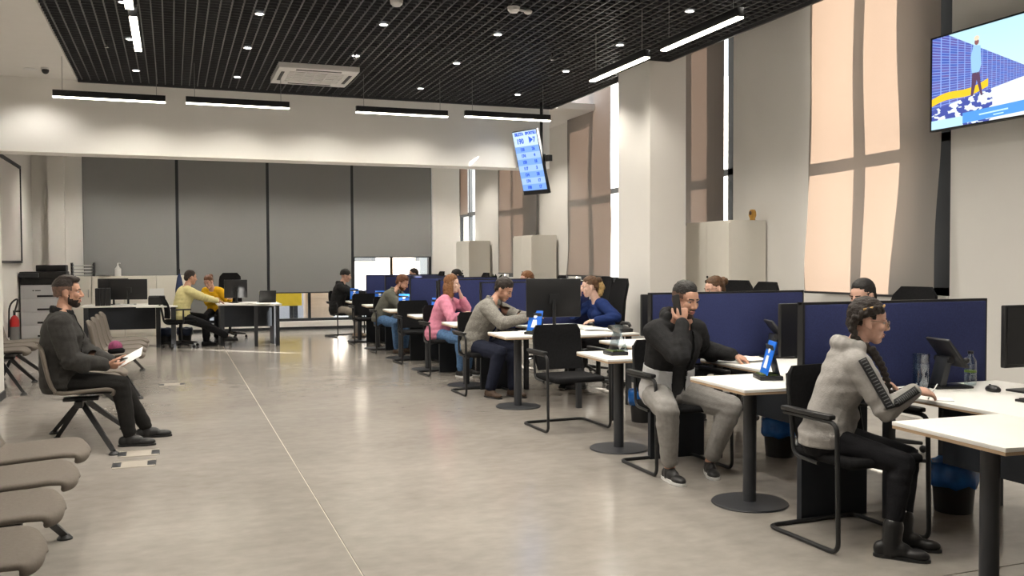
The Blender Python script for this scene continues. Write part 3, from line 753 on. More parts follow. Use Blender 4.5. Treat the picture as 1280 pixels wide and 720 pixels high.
# dark bag in front of the second divider
t = thing('handbag', 'dark crumpled bag lying on the desk against the second blue divider', 'bag', (4.46, 5.78, 0.74))
bb = MB().ell((0, 0, 0.10), (0.17, 0.11, 0.11)).ell((0.09, 0.02, 0.17), (0.10, 0.08, 0.08)).ell((-0.1, 0, 0.12), (0.08, 0.08, 0.10))
for v in bb.bm.verts: v.co += v.co.normalized()*0.02*noise.noise(v.co*14); v.co.z = max(v.co.z, 0.002)
ob('body', bb, black_fabric, t, 3.14)
ob('strap', MB().tube(bez([(-0.12, -0.08, 0.16), (-0.06, -0.14, 0.24), (0.08, -0.12, 0.22), (0.12, -0.08, 0.14)], 0.06), 0.011, 8), black_plastic, t)
for k in range(2): ob('buckle', B(-0.055+0.06*k, -0.03+0.06*k, -0.145, -0.135, 0.17, 0.205, 0.003), chrome, t)
# desk phone on the third desk
for x, y, a, lab in ((4.0, 6.55, 70, 'black desk telephone near the acrylic sign'), (4.35, 8.55, 100, 'black desk telephone near the woman in navy')):
    t = thing('desk_phone', lab, 'telephone', (x, y, 0.74), R(a))
    ob('body', MB().box(-0.09, 0.09, -0.1, 0.1, 0, 0.04, 0.008, mtx=Matrix.Rotation(R(-12), 4, 'Y') @ Matrix.Translation((0, 0, 0.015))), black_plastic, t)
    ob('handset', MB().tube(bez([(-0.08, -0.07, 0.06), (-0.06, -0.07, 0.09), (0.06, -0.07, 0.09), (0.08, -0.07, 0.05)], 0.02), 0.018, 8), black_plastic, t)

# ------------------------------------------------------------------ cabinets and window-side things
def cabinet(x, y, w, d, h, label, group):
    t = thing('cabinet', label, 'cabinet', (x, y, 0), 0, group)
    ob('body', B(-d/2, d/2, -w/2, w/2, 0.0, h), cream_metal, t)
    for s in (-1, 1):
        o = ob('door', B(-d/2-0.018, -d/2, min(0.002*s, s*w/2-0.004*s), max(0.002*s, s*w/2-0.004*s), 0.06, h-0.03), cream_metal, t)
        if s > 0: ob('lock', MB().tube([(-d/2-0.03, -0.03, h*0.66), (-d/2-0.018, -0.03, h*0.66)], 0.014, 10).tube([(-d/2-0.045, -0.03, h*0.66-0.055), (-d/2-0.018, -0.03, h*0.66-0.055)], 0.02, 10), black_plastic, o)
cabinet(6.24, 9.5, 0.96, 0.48, 1.94, 'nearest tall white double-door cabinet with an ornament on top', 'tall white cabinets by the windows')
cabinet(6.22, 15.64, 0.94, 0.46, 1.94, 'middle tall white cabinet lit by sun on its side, below the hanging display', 'tall white cabinets by the windows')
cabinet(6.22, 19.3, 0.95, 0.46, 1.92, 'farthest tall white cabinet in the back right corner', 'tall white cabinets by the windows')
t = thing('ornament', 'small amber and gold ornament on top of the nearest tall cabinet', 'ornament', (6.35, 9.1, 1.94))
gold = mat('amber_gold', (0.55, 0.30, 0.06), 0.35, metal=0.3)
ob('body', MB().lathe([(0.001, 0), (0.035, 0.0), (0.03, 0.02), (0.045, 0.06), (0.042, 0.10), (0.03, 0.125), (0.001, 0.13)], 20), gold, t, 3.14)
ob('face_plate', MB().ell((-0.038, -0.01, 0.085), (0.01, 0.024, 0.026)), mat('ornament_dark', (0.08, 0.04, 0.02), 0.4), t, 3.14)
# leafy plant behind the dividers
t = thing('potted_plant', 'dark leafy plant beside the farthest tall cabinet', 'plant', (6.15, 17.6, 0))
ob('pot', MB().lathe([(0.001, 0), (0.15, 0), (0.19, 0.9), (0.17, 0.9), (0.001, 0.86)], 20), anthracite, t)
lf = mat('leaf_dark', (0.03, 0.05, 0.03), 0.6, var=0.3, vscale=20)
for k in range(60):
    a = random.uniform(0, 2*PI); e = random.uniform(0.05, 1.0); L = random.uniform(0.22, 0.42)
    base = Vector((0, 0, 0.9)); tip = base + Vector((math.cos(a)*L*math.cos(e), math.sin(a)*L*math.cos(e), 0.25*math.sin(e)+0.12))
    sd = Vector((-math.sin(a), math.cos(a), 0))*0.035; mid = (base+tip)/2 + Vector((0, 0, 0.05)); q = base*0.25+tip*0.75+Vector((0, 0, 0.03))
    b = MB(); vs = [b.bm.verts.new(p) for p in (base, mid-sd, q-sd*0.8, tip, q+sd*0.8, mid+sd)]
    b.bm.faces.new((vs[0], vs[1], vs[5])); b.bm.faces.new((vs[1], vs[2], vs[4], vs[5])); b.bm.faces.new((vs[2], vs[3], vs[4]))
    ob('leaf', b, lf, t)

# ------------------------------------------------------------------ wall television
def tv_material():
    m = bpy.data.materials.new('tv_picture'); m.use_nodes = True
    n = m.node_tree.nodes; l = m.node_tree.links; b = n['Principled BSDF']
    b.inputs['Base Color'].default_value = (0, 0, 0, 1); b.inputs['Roughness'].default_value = 0.3
    tc = n.new('ShaderNodeTexCoord'); sp = n.new('ShaderNodeSeparateXYZ'); l.new(tc.outputs['UV'], sp.inputs[0])
    def math_(op, a, bb=None, c=None):
        k = n.new('ShaderNodeMath'); k.operation = op
        for i, v in enumerate((a, bb, c)):
            if v is None: continue
            if isinstance(v, (int, float)): k.inputs[i].default_value = v
            else: l.new(v, k.inputs[i])
        return k.outputs[0]
    def mix(f, c1, c2):
        k = n.new('ShaderNodeMix'); k.data_type = 'RGBA'
        if isinstance(f, (int, float)): k.inputs[0].default_value = f
        else: l.new(f, k.inputs[0])
        for i, c in ((6, c1), (7, c2)):
            if isinstance(c, tuple): k.inputs[i].default_value = (*c, 1)
            else: l.new(c, k.inputs[i])
        return k.outputs[2]
    u, v = sp.outputs[0], sp.outputs[1]
    # facade on the left: narrowing towards the right (perspective), grid of scaffold lines
    uu = math_('DIVIDE', 1.0, math_('SUBTRACT', 1.15, u))
    br = n.new('ShaderNodeTexBrick'); br.inputs['Color1'].default_value = (0.05, 0.10, 0.42, 1); br.inputs['Color2'].default_value = (0.17, 0.10, 0.30, 1)
    br.inputs['Mortar'].default_value = (0.35, 0.5, 0.95, 1); br.inputs['Scale'].default_value = 9; br.inputs['Mortar Size'].default_value = 0.03; br.offset = 0.0
    cb = n.new('ShaderNodeCombineXYZ'); l.new(math_('MULTIPLY', uu, 0.9), cb.inputs[0])
    l.new(math_('MULTIPLY', math_('SUBTRACT', v, 0.35), math_('MULTIPLY', uu, 1.0)), cb.inputs[1]); l.new(cb.outputs[0], br.inputs['Vector'])
    ns = n.new('ShaderNodeTexNoise'); ns.inputs['Scale'].default_value = 14; l.new(tc.outputs['UV'], ns.inputs['Vector'])
    skyc = mix(v, (0.75, 0.95, 1.0), (0.55, 0.85, 1.0))
    # facade mask: below a line falling to the right, above the street line
    roof = math_('SUBTRACT', 1.12, math_('MULTIPLY', u, 0.95))
    fm = math_('MULTIPLY', math_('LESS_THAN', v, roof), math_('LESS_THAN', u, 0.72))
    c = mix(fm, skyc, mix(math_('MULTIPLY', ns.outputs['Fac'], 0.5), br.outputs['Color'], (0.10, 0.2, 0.75)))
    street = math_('LESS_THAN', v, math_('ADD', 0.22, math_('MULTIPLY', u, 0.25)))
    sn = mix(math_('GREATER_THAN', ns.outputs['Fac'], math_('ADD', 0.44, math_('MULTIPLY', u, 0.16))), (0.85, 0.95, 1.0), (0.06, 0.09, 0.40))
    sn2 = mix(math_('GREATER_THAN', u, 0.45), sn, (0.9, 0.97, 1.0))
    c = mix(street, c, sn2)
    d = math_('ABSOLUTE', math_('SUBTRACT', v, math_('ADD', 0.30, math_('ADD', math_('MULTIPLY', u, 0.22), math_('MULTIPLY', math_('SINE', math_('MULTIPLY', u, 16)), 0.02)))))
    ym = math_('MULTIPLY', math_('LESS_THAN', d, 0.04), math_('LESS_THAN', u, 0.42))
    c = mix(ym, c, (1.0, 0.62, 0.02))
    l.new(c, b.inputs['Emission Color']); b.inputs['Emission Strength'].default_value = 0.75
    return m
def uv_quad(name, W, H, m, parent, off):
    """quad in the local YZ plane facing -X, UV u grows towards -Y"""
    me = bpy.data.meshes.new(name)
    me.from_pydata([(off, W/2, -H/2), (off, -W/2, -H/2), (off, -W/2, H/2), (off, W/2, H/2)], [], [(0, 1, 2, 3)])
    uv = me.uv_layers.new(); 
    for i, c in enumerate(((0, 0), (1, 0), (1, 1), (0, 1))): uv.data[i].uv = c
    me.materials.append(m); return link(name, me, parent)
def emis(name, c, s=0.75): return mat(name, (0, 0, 0), 0.4, emit=c, estr=s)
W, H = 1.44, 0.82
t = thing('tv', 'large wall television showing a man on a street, upper right', 'television', (6.30, 6.37-W/2, 3.01))
t.rotation_euler = (0, R(0), 0)
ob('housing', B(0.0, 0.05, -W/2, W/2, -H/2, H/2, 0.006), black_plastic, t)
ob('bezel', MB().box(-0.012, 0.0, -W/2, W/2, -H/2, -H/2+0.014).box(-0.012, 0.0, -W/2, W/2, H/2-0.012, H/2).box(-0.012, 0.0, -W/2, -W/2+0.012, -H/2, H/2).box(-0.012, 0.0, W/2-0.012, W/2, -H/2, H/2), black_plastic, t)
uv_quad('screen', W-0.024, H-0.026, tv_material(), t, -0.003)
ob('bracket', B(0.05, 0.2, -0.25, 0.25, -0.2, 0.2), black_metal, t)
def onscr(u, v): return ((0.5-u)*(W-0.024), (v-0.5)*(H-0.026))
def flat(parts, name, m, parent, off=-0.006):
    b = MB()
    for poly in parts:
        vs = [b.bm.verts.new((off, *onscr(u, v))) for u, v in poly]; b.bm.faces.new(vs)
    return ob(name, b, m, parent)
def circ(u, v, ru, rv, n=14): return [(u+ru*math.cos(2*PI*k/n), v+rv*math.sin(2*PI*k/n)) for k in range(n)]
flat([[(0.315, 0.82), (0.365, 0.80), (0.372, 0.60), (0.355, 0.52), (0.305, 0.53), (0.295, 0.70)]], 'picture_man_coat', emis('pic_coat', (0.35, 0.62, 0.95)), t)
flat([[(0.308, 0.53), (0.36, 0.53), (0.368, 0.42), (0.385, 0.28), (0.37, 0.28), (0.34, 0.45), (0.315, 0.29), (0.298, 0.29)]], 'picture_man_legs', emis('pic_legs', (0.12, 0.06, 0.12)), t)
flat([circ(0.338, 0.845, 0.016, 0.032)], 'picture_man_head', emis('pic_head', (0.30, 0.12, 0.12)), t, -0.0065)
flat([circ(0.338, 0.885, 0.018, 0.026)], 'picture_man_hat', emis('pic_hat', (1.0, 0.75, 0.55)), t, -0.007)
flat([[(0.0, 0.0), (0.24, 0.0), (0.24, 0.10), (0.0, 0.10)]], 'picture_badge', emis('pic_badge', (0.55, 0.85, 1.0)), t)
flat([[(0.24, 0.02), (0.68, 0.04), (0.68, 0.15), (0.24, 0.13)]], 'picture_caption', emis('pic_cap', (0.10, 0.36, 0.85)), t)
flat([[(0.36, 0.075), (0.56, 0.085), (0.56, 0.10), (0.36, 0.09)], [(0.46, 0.05), (0.53, 0.053), (0.53, 0.065), (0.46, 0.062)]], 'picture_caption_line', emis('pic_capline', (0.6, 0.9, 1.0)), t, -0.007)
flat([circ(0.72, 0.46, 0.035, 0.05), circ(0.86, 0.62, 0.014, 0.06), circ(0.85, 0.72, 0.005, 0.12)], 'picture_cars', emis('pic_cars', (0.12, 0.16, 0.45)), t)

# ------------------------------------------------------------------ hanging queue display
disp = thing('queue_display', 'tilted portrait queue screen of blue number rows hanging from the ceiling', 'display', (4.98, 12.7, 2.933))
disp.rotation_euler = Matrix.Rotation(R(20.17), 3, 'Z').to_4x4().to_euler()
# local: screen faces -X, tilted downwards 14.6 deg
TL = Matrix.Rotation(R(14.6), 4, 'Y').inverted()
w, h = 0.548, 0.959
tiltm = Matrix.Rotation(R(-14.6), 4, 'Y')
def tl(mb):
    bmesh.ops.transform(mb.bm, matrix=tiltm, verts=mb.bm.verts[:]); return mb
ob('housing', tl(B(0.0, 0.05, -w/2, w/2, -h/2, h/2, 0.006)), black_plastic, disp)
def dflat(u0, u1, v0, v1, off=-0.002):
    b = MB(); f = lambda u, v: (off, (0.5-u)*(w-0.024), -h/2+0.065+v*(h-0.077))
    b.bm.faces.new([b.bm.verts.new(f(u, v)) for u, v in ((u0, v0), (u1, v0), (u1, v1), (u0, v1))]); return tl(b)
row_a = emis('row_light', (0.40, 0.60, 1.0), 0.75); row_b = emis('row_mid', (0.22, 0.42, 0.95), 0.75); head_ = emis('row_head', (0.62, 0.80, 1.0), 0.75)
inkm = emis('ink_blue', (0.03, 0.10, 0.55), 1.0)
ob('header', dflat(0, 1, 0.75, 1), head_, disp)
for k in range(7): ob('row', dflat(0, 1, 0.75-0.107*(k+1), 0.75-0.107*k), row_b if k % 2 == 0 else row_a, disp)
def dtext(s, u, v, size, name='number', al='CENTER', bold=0.004):
    q = Matrix(((0, 0, -1), (-1, 0, 0), (0, 1, 0))).to_4x4()     # text x -> -Y, text y -> Z, normal -> -X
    p = Vector((-0.004, (0.5-u)*(w-0.024), -h/2+0.065+v*(h-0.077)))
    return text_mesh(name, s, size, inkm, disp, rot=(tiltm @ q).to_euler(), loc=tiltm @ p, align=al, bold=bold)
dtext('BILETA', 0.27, 0.955, 0.062, 'heading'); dtext('SPORTELI', 0.76, 0.955, 0.055, 'heading')
dtext('190', 0.27, 0.835, 0.105); dtext('\u25B67', 0.77, 0.84, 0.10)
for k, (a, b) in enumerate((('128', '26'), ('174', '4'), ('158', '18'), ('117', '3'), ('134', '28'), ('174', '17'), ('188', '17'))):
    v = 0.75-0.107*(k+0.5)
    dtext(a, 0.30, v, 0.062); dtext(b, 0.76, v, 0.062)
ob('pole', MB().tube([(0.14, -0.10, 0.1), (0.14, -0.10, 0.885)], 0.022, 10), black_metal, disp)
ob('bracket', MB().box(0.03, 0.16, -0.17, -0.03, -0.12, 0.12), black_metal, disp)
ob('media_box', B(0.05, 0.12, -0.36, -0.22, 0.0, 0.09, 0.005), black_plastic, disp)

# ------------------------------------------------------------------ waiting benches on the left
def seat_shell():
    prof = [(0.285, 0.428), (0.272, 0.446), (0.20, 0.456), (0.06, 0.449), (-0.10, 0.437), (-0.175, 0.452), (-0.215, 0.50), (-0.24, 0.58), (-0.265, 0.70), (-0.285, 0.80), (-0.30, 0.845)]
    N = len(prof)
    def f(u, v):
        t = v*(N-1); i = min(int(t), N-2); k = t-i
        x = prof[i][0]*(1-k)+prof[i+1][0]*k; z = prof[i][1]*(1-k)+prof[i+1][1]*k
        wd = 0.265
        if v < 0.3: wd *= math.sqrt(max(0.02, 1 - 0.80*((0.3-v)/0.3)**2.4))
        if v > 0.7: wd *= 1 - 0.34*((v-0.7)/0.3)**2.0
        if 0.4 < v < 0.65: wd *= 1 - 0.06*math.sin((v-0.4)/0.25*PI)
        q = 2*u-1
        dx = 0.035*q*q*(1 if v > 0.5 else 0); dz = 0.012*q*q*(1 if v < 0.5 else 0)
        if v < 0.2: dx -= 0.05*abs(q)**3*(0.2-v)/0.2
        if v > 0.85: dz -= 0.03*abs(q)**3*(v-0.85)/0.15
        return Vector((x+dx, q*wd, z+dz))
    mb = MB().grid(13, 31, f)
    me = mb.mesh('seat', taupe, 3.14)
    o = bpy.data.objects.new('tmp', me); COL.objects.link(o)
    md = o.modifiers.new('s', 'SOLIDIFY'); md.thickness = 0.03; md.offset = -1.0; md.use_even_offset = False
    md2 = o.modifiers.new('b', 'SUBSURF'); md2.levels = 1; md2.render_levels = 1
    dg = bpy.context.evaluated_depsgraph_get(); r = bpy.data.meshes.new_from_object(o.evaluated_get(dg)); r.name = 'seat'
    bpy.data.objects.remove(o)
    zs = [v.co.z for v in r.vertices]
    return r
SEAT = seat_shell()
def bench(x, y0, ys, feet, hubs, label):
    t = thing('waiting_bench', label, 'bench', (x, y0, 0), 0, 'upholstered waiting benches')
    for y in ys: link('seat', SEAT, t, (0, y-y0, 0))
    ob('beam', B(-0.03, 0.03, min(ys)-y0-0.15, max(ys)-y0+0.15, 0.33, 0.38, 0.004), black_metal, t)
    for y in ys: ob('bracket', B(-0.12, 0.14, y-y0-0.06, y-y0+0.06, 0.375, 0.40, 0.004), black_metal, t)
    for (fx, fy, hy) in feet:
        o = ob('leg', MB().tube([(0, hy-y0, 0.36), (fx-x, fy-y0, 0.022)], [0.03, 0.022], 4), black_metal, t)
        ob('glide', MB().lathe([(0.001, 0), (0.04, 0.0), (0.04, 0.008), (0.022, 0.028), (0.001, 0.028)], 16, (fx-x, fy-y0, 0)), black_metal, o)
bench(-0.74, 4.6, [3.62, 4.24, 4.86, 5.50], [(-0.56, 5.42, 5.05), (-1.0, 5.3, 5.05), (-0.5, 3.5, 3.9), (-1.0, 3.5, 3.9)], None, 'nearest waiting bench, four empty taupe seats cut by the left edge')
bench(-0.71, 8.7, [8.12, 8.74, 9.36], [(-0.44, 7.68, 8.2), (-0.42, 8.85, 8.35), (-0.92, 8.50, 8.2), (-0.98, 8.82, 8.35), (-0.45, 9.9, 9.4), (-0.95, 9.8, 9.4)], None, 'waiting bench the man in the dark jacket sits on')
bench(-0.60, 12.1, [11.1, 11.72, 12.34, 12.96], [(-0.40, 13.6, 12.9), (-0.85, 13.5, 12.9), (-0.35, 10.75, 11.2), (-0.85, 10.8, 11.2)], None, 'empty waiting bench beyond the man in the dark jacket, in front of the left desk')
bench(-1.86, 12.5, [11.95, 12.57, 13.19], [(-1.58, 11.55, 11.9), (-1.62, 12.75, 12.4), (-2.0, 11.6, 11.9), (-2.05, 13.2, 12.9), (-1.6, 13.5, 12.9)], None, 'waiting bench at the far left, partly hidden behind the wall edge')
t = thing('shoulder_bag', 'pink and black bag lying on the bench behind the seated man', 'bag', (-0.78, 10.95, 0.50))
ob('body', MB().ell((0, 0, 0.085), (0.075, 0.06, 0.075)), mat('bag_pink', (0.26, 0.05, 0.13), 0.7, var=0.4, vscale=30), t, 3.14)
ob('flap', MB().ell((0.01, -0.01, 0.045), (0.09, 0.065, 0.045)), black_fabric, t, 3.14)
t.location = (-0.60, 11.05, 0.46)

# ------------------------------------------------------------------ far left office corner
def low_cabinet(x0, x1, label):
    t = thing('low_cabinet', label, 'cabinet', ((x0+x1)/2, 20.15, 0), 0, 'low cream cabinets along the back window')
    w2 = (x1-x0)/2-0.004
    ob('body', B(-w2, w2, -0.2, 0.2, 0, 1.21), cream_metal, t)
    o = ob('door', B(-w2+0.01, w2-0.01, -0.218, -0.2, 0.06, 1.18), cream_metal, t)
    ob('handle', B(w2-0.06, w2-0.045, -0.232, -0.218, 0.8, 0.95), chrome, o)
for x0, x1, lab in ((-1.96, -1.5, 'low cream cabinet under the black letter trays'), (-1.5, -0.9, 'low cream cabinet under the loose papers and white pump bottle'), (-0.9, -0.3, 'low cream cabinet behind the left monitors'), (-0.3, 0.3, 'rightmost low cream cabinet behind the man in pale yellow')): low_cabinet(x0, x1, lab)
t = thing('copier', 'grey-white office copier with a black scanner lid at the far left', 'copier', (-2.24, 18.9, 0))
ob('body', B(-0.33, 0.27, -0.3, 0.3, 0.0, 1.08, 0.01), mat('copier_grey', (0.60, 0.60, 0.63), 0.5), t)
for k, z in enumerate((0.12, 0.36, 0.60, 0.84)):
    d_ = ob('drawer', B(-0.32, 0.26, -0.318, -0.3, z, z+0.225, 0.006), mat('copier_drawer', (0.66, 0.66, 0.69), 0.5), t)
    ob('grip', B(-0.06, 0.24, -0.325, -0.318, z+0.02, z+0.055), black_plastic, d_)
ob('badge', MB().tube([(-0.12, -0.32, 0.98), (-0.12, -0.317, 0.98)], 0.012, 10).box(-0.09, 0.0, -0.32, -0.317, 0.972, 0.988), anthracite, t)
ob('output_bay', B(-0.33, 0.27, -0.28, 0.3, 1.08, 1.2), black_plastic, t)
ob('scanner_lid', MB().box(-0.34, 0.42, -0.32, 0.3, 1.2, 1.32, 0.012).box(-0.1, 0.40, -0.1, 0.3, 1.32, 1.44, 0.015), black_plastic, t)
ob('control_panel', MB().box(-0.34, -0.02, -0.42, -0.3, 1.22, 1.30, 0.01), anthracite, t)
ob('paper_output', B(0.1, 0.16, -0.25, -0.1, 1.09, 1.15), paper, t)
ob('side_tray', B(0.27, 0.42, -0.2, 0.25, 0.55, 1.18, 0.008), mat('copier_grey', (0.6, 0.6, 0.63)), t)
t = thing('letter_trays', 'stack of black wire letter trays on the cream cabinet', 'letter tray', (-1.66, 20.1, 1.21))
for k in range(4):
    tr = MB().box(-0.19, 0.19, -0.14, 0.14, 0.01+0.065*k, 0.016+0.065*k).box(-0.19, -0.182, -0.14, 0.14, 0.01+0.065*k, 0.05+0.065*k).box(0.182, 0.19, -0.14, 0.14, 0.01+0.065*k, 0.05+0.065*k)
    o = ob('tray', tr, black_metal, t); ob('sheet', B(-0.16, 0.16, -0.13, 0.13, 0.017+0.065*k, 0.03+0.065*k), paper, o)
for s in (-0.2, 0.2): ob('post', B(s-0.01, s+0.01, -0.14, 0.14, 0, 0.27), black_metal, t)
sheets(-1.28, 20.1, 1.212, 0.2, 5, 'white papers between the letter trays and the pump bottle')
t = thing('pump_bottle', 'white pump bottle standing on the cream cabinet', 'bottle', (-1.02, 20.05, 1.21))
ob('body', MB().lathe([(0.001, 0), (0.06, 0), (0.06, 0.15), (0.025, 0.19), (0.02, 0.21), (0.001, 0.21)], 20), plastic_white, t, 0.6)
ob('pump', MB().tube([(0, 0, 0.21), (0, 0, 0.26)], 0.012, 8).tube([(0, 0, 0.26), (0.05, -0.02, 0.255)], 0.009, 8), plastic_white, t)
def far_desk(x0, x1, y0, y1, label, ledge):
    t = thing('office_desk', label, 'desk', ((x0+x1)/2, (y0+y1)/2, 0), 0, 'far left office desks')
    w2, d2 = (x1-x0)/2, (y1-y0)/2
    ob('worktop', B(-w2, w2, -d2, d2, 0.715, 0.74, 0.002), white_lam, t)
    ob('modesty_panel', B(-w2+0.1, w2-0.12, -d2+0.05, -d2+0.07, 0.33, 0.715), anth_board, t)
    for s in (-1, 1): ob('leg', B(s*(w2-0.08)-0.035, s*(w2-0.08)+0.035, -d2+0.02, d2-0.05, 0, 0.715), anthracite, t)
    if ledge:
        a, b = ledge
        o = ob('side_top', B(a-(x0+x1)/2, b-(x0+x1)/2, -d2-0.33, -d2-0.003, 0.715, 0.74, 0.002), white_lam, t)
        ob('side_leg', B(b-(x0+x1)/2-0.11, b-(x0+x1)/2-0.03, -d2-0.3, -d2-0.05, 0, 0.715), anthracite, t)
far_desk(-1.46, -0.16, 17.05, 17.85, 'far left office desk with two monitors, behind the empty bench', (-0.58, 0.08))
far_desk(0.74, 1.82, 16.95, 17.8, 'far desk the man in pale yellow leans on', None)
t = thing('round_end_table', 'half-round white table end on two dark legs at the right of the far desk', 'table', (1.62, 16.7, 0))
ob('tabletop', MB().prism([(-0.62, 0.23)] + [(0.03+0.17*math.cos(a), 0.03+0.2*math.sin(a)) for a in [R(d) for d in range(-90, 91, 15)]] + [(0.2, 0.23)], 0.715, 0.74), white_lam, t)
for x in (-0.25, 0.12): ob('leg', B(x-0.03, x+0.03, -0.04, 0.02, 0, 0.715), anthracite, t)
monitor((-0.72, 17.5, 0.74), R(80), 'large black monitor seen from the back on the far left desk', w=0.62, h=0.36, z0=0.09)
monitor((-0.98, 17.65, 0.74), R(100), 'black monitor half hidden behind the large one on the far left desk', w=0.5, h=0.36, z0=0.1)
monitor((1.08, 17.45, 0.74), R(105), 'black monitor on the far desk beside the yellow-clad pair', w=0.42, h=0.33, z0=0.09)
t = thing('box_file', 'dark upright file boxes at the left of the far left monitors', 'file box', (-1.12, 17.3, 0.74))
for k in range(3): ob('file', B(-0.12+0.08*k, -0.045+0.08*k, -0.12, 0.12, 0, 0.30, 0.004), black_plastic, t)
t = thing('printer', 'flat black printer with white paper on the far left desk', 'printer', (-0.28, 17.4, 0.74))
ob('body', B(-0.12, 0.16, -0.18, 0.18, 0, 0.14, 0.012), black_plastic, t)
ob('paper_tray', MB().box(-0.1, 0.14, 0.05, 0.06, 0.12, 0.28), paper, t)
ob('lid', B(-0.11, 0.15, -0.17, 0.05, 0.14, 0.155, 0.004), anthracite, t)
t = thing('coat_stand', 'stand hung with a dark blue coat behind the man in pale yellow', 'coat stand', (0.12, 17.55, 0))
ob('pole', MB().tube([(0, 0, 0.0), (0, 0, 1.36)], 0.016, 10), black_metal, t)
ob('base', MB().lathe([(0.001, 0), (0.16, 0), (0.16, 0.012), (0.001, 0.012)], 20), black_metal, t)
ob('coat', MB().lathe([(0.001, 0.72), (0.075, 0.74), (0.07, 1.0), (0.04, 1.2), (0.015, 1.28), (0.001, 1.28)], 14), mat('coat_navy', (0.03, 0.045, 0.11), 0.9), t)
t = thing('laptop', 'black open laptop at the right end of the far desk', 'laptop', (1.62, 17.4, 0.74), R(95))
ob('base', B(-0.1, 0.12, -0.15, 0.15, 0, 0.015, 0.003), black_plastic, t)
ob('lid', MB().box(0, 0.012, -0.15, 0.15, 0, 0.21, 0.003, mtx=Matrix.Translation((-0.1, 0, 0.012)) @ Matrix.Rotation(R(-12), 4, 'Y')), black_plastic, t)
sheets(1.25, 17.1, 0.741, 0.5, 5, 'papers in front of the far desk monitor'); sheets(-0.75, 17.2, 0.741, 1.3, 5, 'papers on the far left desk'); sheets(1.5, 16.75, 0.741, 0.3, 3, 'papers on the half-round table end')
t = thing('yellow_box', 'small pale yellow box behind the far desk monitor', 'box', (1.62, 17.7, 0.74)); ob('body', B(-0.1, 0.1, -0.04, 0.04, 0, 0.19, 0.004), mat('box_yellow', (0.8, 0.7, 0.25), 0.6), t); ob('lid', B(-0.102, 0.102, -0.042, 0.042, 0.19, 0.205), paper, t)
t = thing('fire_extinguisher', 'fire extinguisher with a black hose against the far left wall', 'fire extinguisher', (-2.47, 17.2, 0))
ob('cylinder', MB().lathe([(0.001, 0), (0.07, 0.0), (0.075, 0.03), (0.075, 0.52), (0.05, 0.58), (0.02, 0.61), (0.001, 0.61)], 20), red_paint, t)
ob('label_sleeve', MB().lathe([(0.076, 0.12), (0.0775, 0.12), (0.0775, 0.42), (0.076, 0.42)], 20), mat('sleeve_grey', (0.2, 0.2, 0.2), 0.5), t)
ob('valve', MB().tube([(0, 0, 0.6), (0, 0, 0.67)], 0.02, 8).box(-0.02, 0.09, -0.012, 0.012, 0.66, 0.69), black_plastic, t)
ob('hose', MB().tube(bez([(0, 0, 0.65), (0.08, -0.05, 0.92), (-0.06, -0.1, 0.8), (-0.08, -0.06, 0.25)], 0.12), 0.014, 8), black_plastic, t)
t = thing('wall_board', 'large pale framed board on the far left wall', 'board', (-2.6, 17.7, 1.5))
ob('panel', B(0, 0.03, -1.08, 1.08, 0.02, 1.68), mat('board_pale', (0.72, 0.68, 0.66), 0.5), t)
ob('frame', MB().box(0, 0.05, -1.12, -1.08, 0, 1.72).box(0, 0.05, 1.08, 1.12, 0, 1.72).box(0, 0.05, -1.12, 1.12, 1.68, 1.74).box(0, 0.05, -1.12, 1.12, -0.02, 0.02), anthracite, t)
# ------------------------------------------------------------------ people
def skin_mat(name, c): 
    m = mat(name, c, 0.5, var=0.10, vscale=18, bump=0.04, bscale=250); return m
SK = {'light': skin_mat('skin_light', (0.63, 0.38, 0.29)), 'tan': skin_mat('skin_tan', (0.48, 0.265, 0.185)), 'pale': skin_mat('skin_pale', (0.68, 0.45, 0.36))}
lipm = mat('lips', (0.36, 0.13, 0.11), 0.45); eyew = mat('eye_white', (0.42, 0.40, 0.39), 0.3); iris = mat('iris', (0.03, 0.018, 0.012), 0.2)
def hairm(name, c): return mat(name, c, 0.55, var=0.35, vscale=45, bump=0.5, bscale=160)
HR = {'black': hairm('hair_black', (0.012, 0.010, 0.009)), 'dark': hairm('hair_dark_brown', (0.017, 0.010, 0.007)), 'brown': hairm('hair_brown', (0.10, 0.05, 0.022)),
      'auburn': hairm('hair_auburn', (0.20, 0.085, 0.03)), 'red': hairm('hair_red_brown', (0.12, 0.045, 0.018)), 'shaved': mat('hair_shaved', (0.125, 0.072, 0.052), 0.7, var=0.3, vscale=60), 'stubble': mat('hair_stubble', (0.060, 0.032, 0.022), 0.7, var=0.3, vscale=60), 'blond': hairm('hair_blond', (0.50, 0.34, 0.14)), 'golden': hairm('hair_golden_band', (0.45, 0.27, 0.08))}
def cloth(name, c, var=0.12, vs=30, rough=0.85, bump=0.25, bs=120): return mat(name, c, rough, spec=0.2, var=var, vscale=vs, bump=bump, bscale=bs)

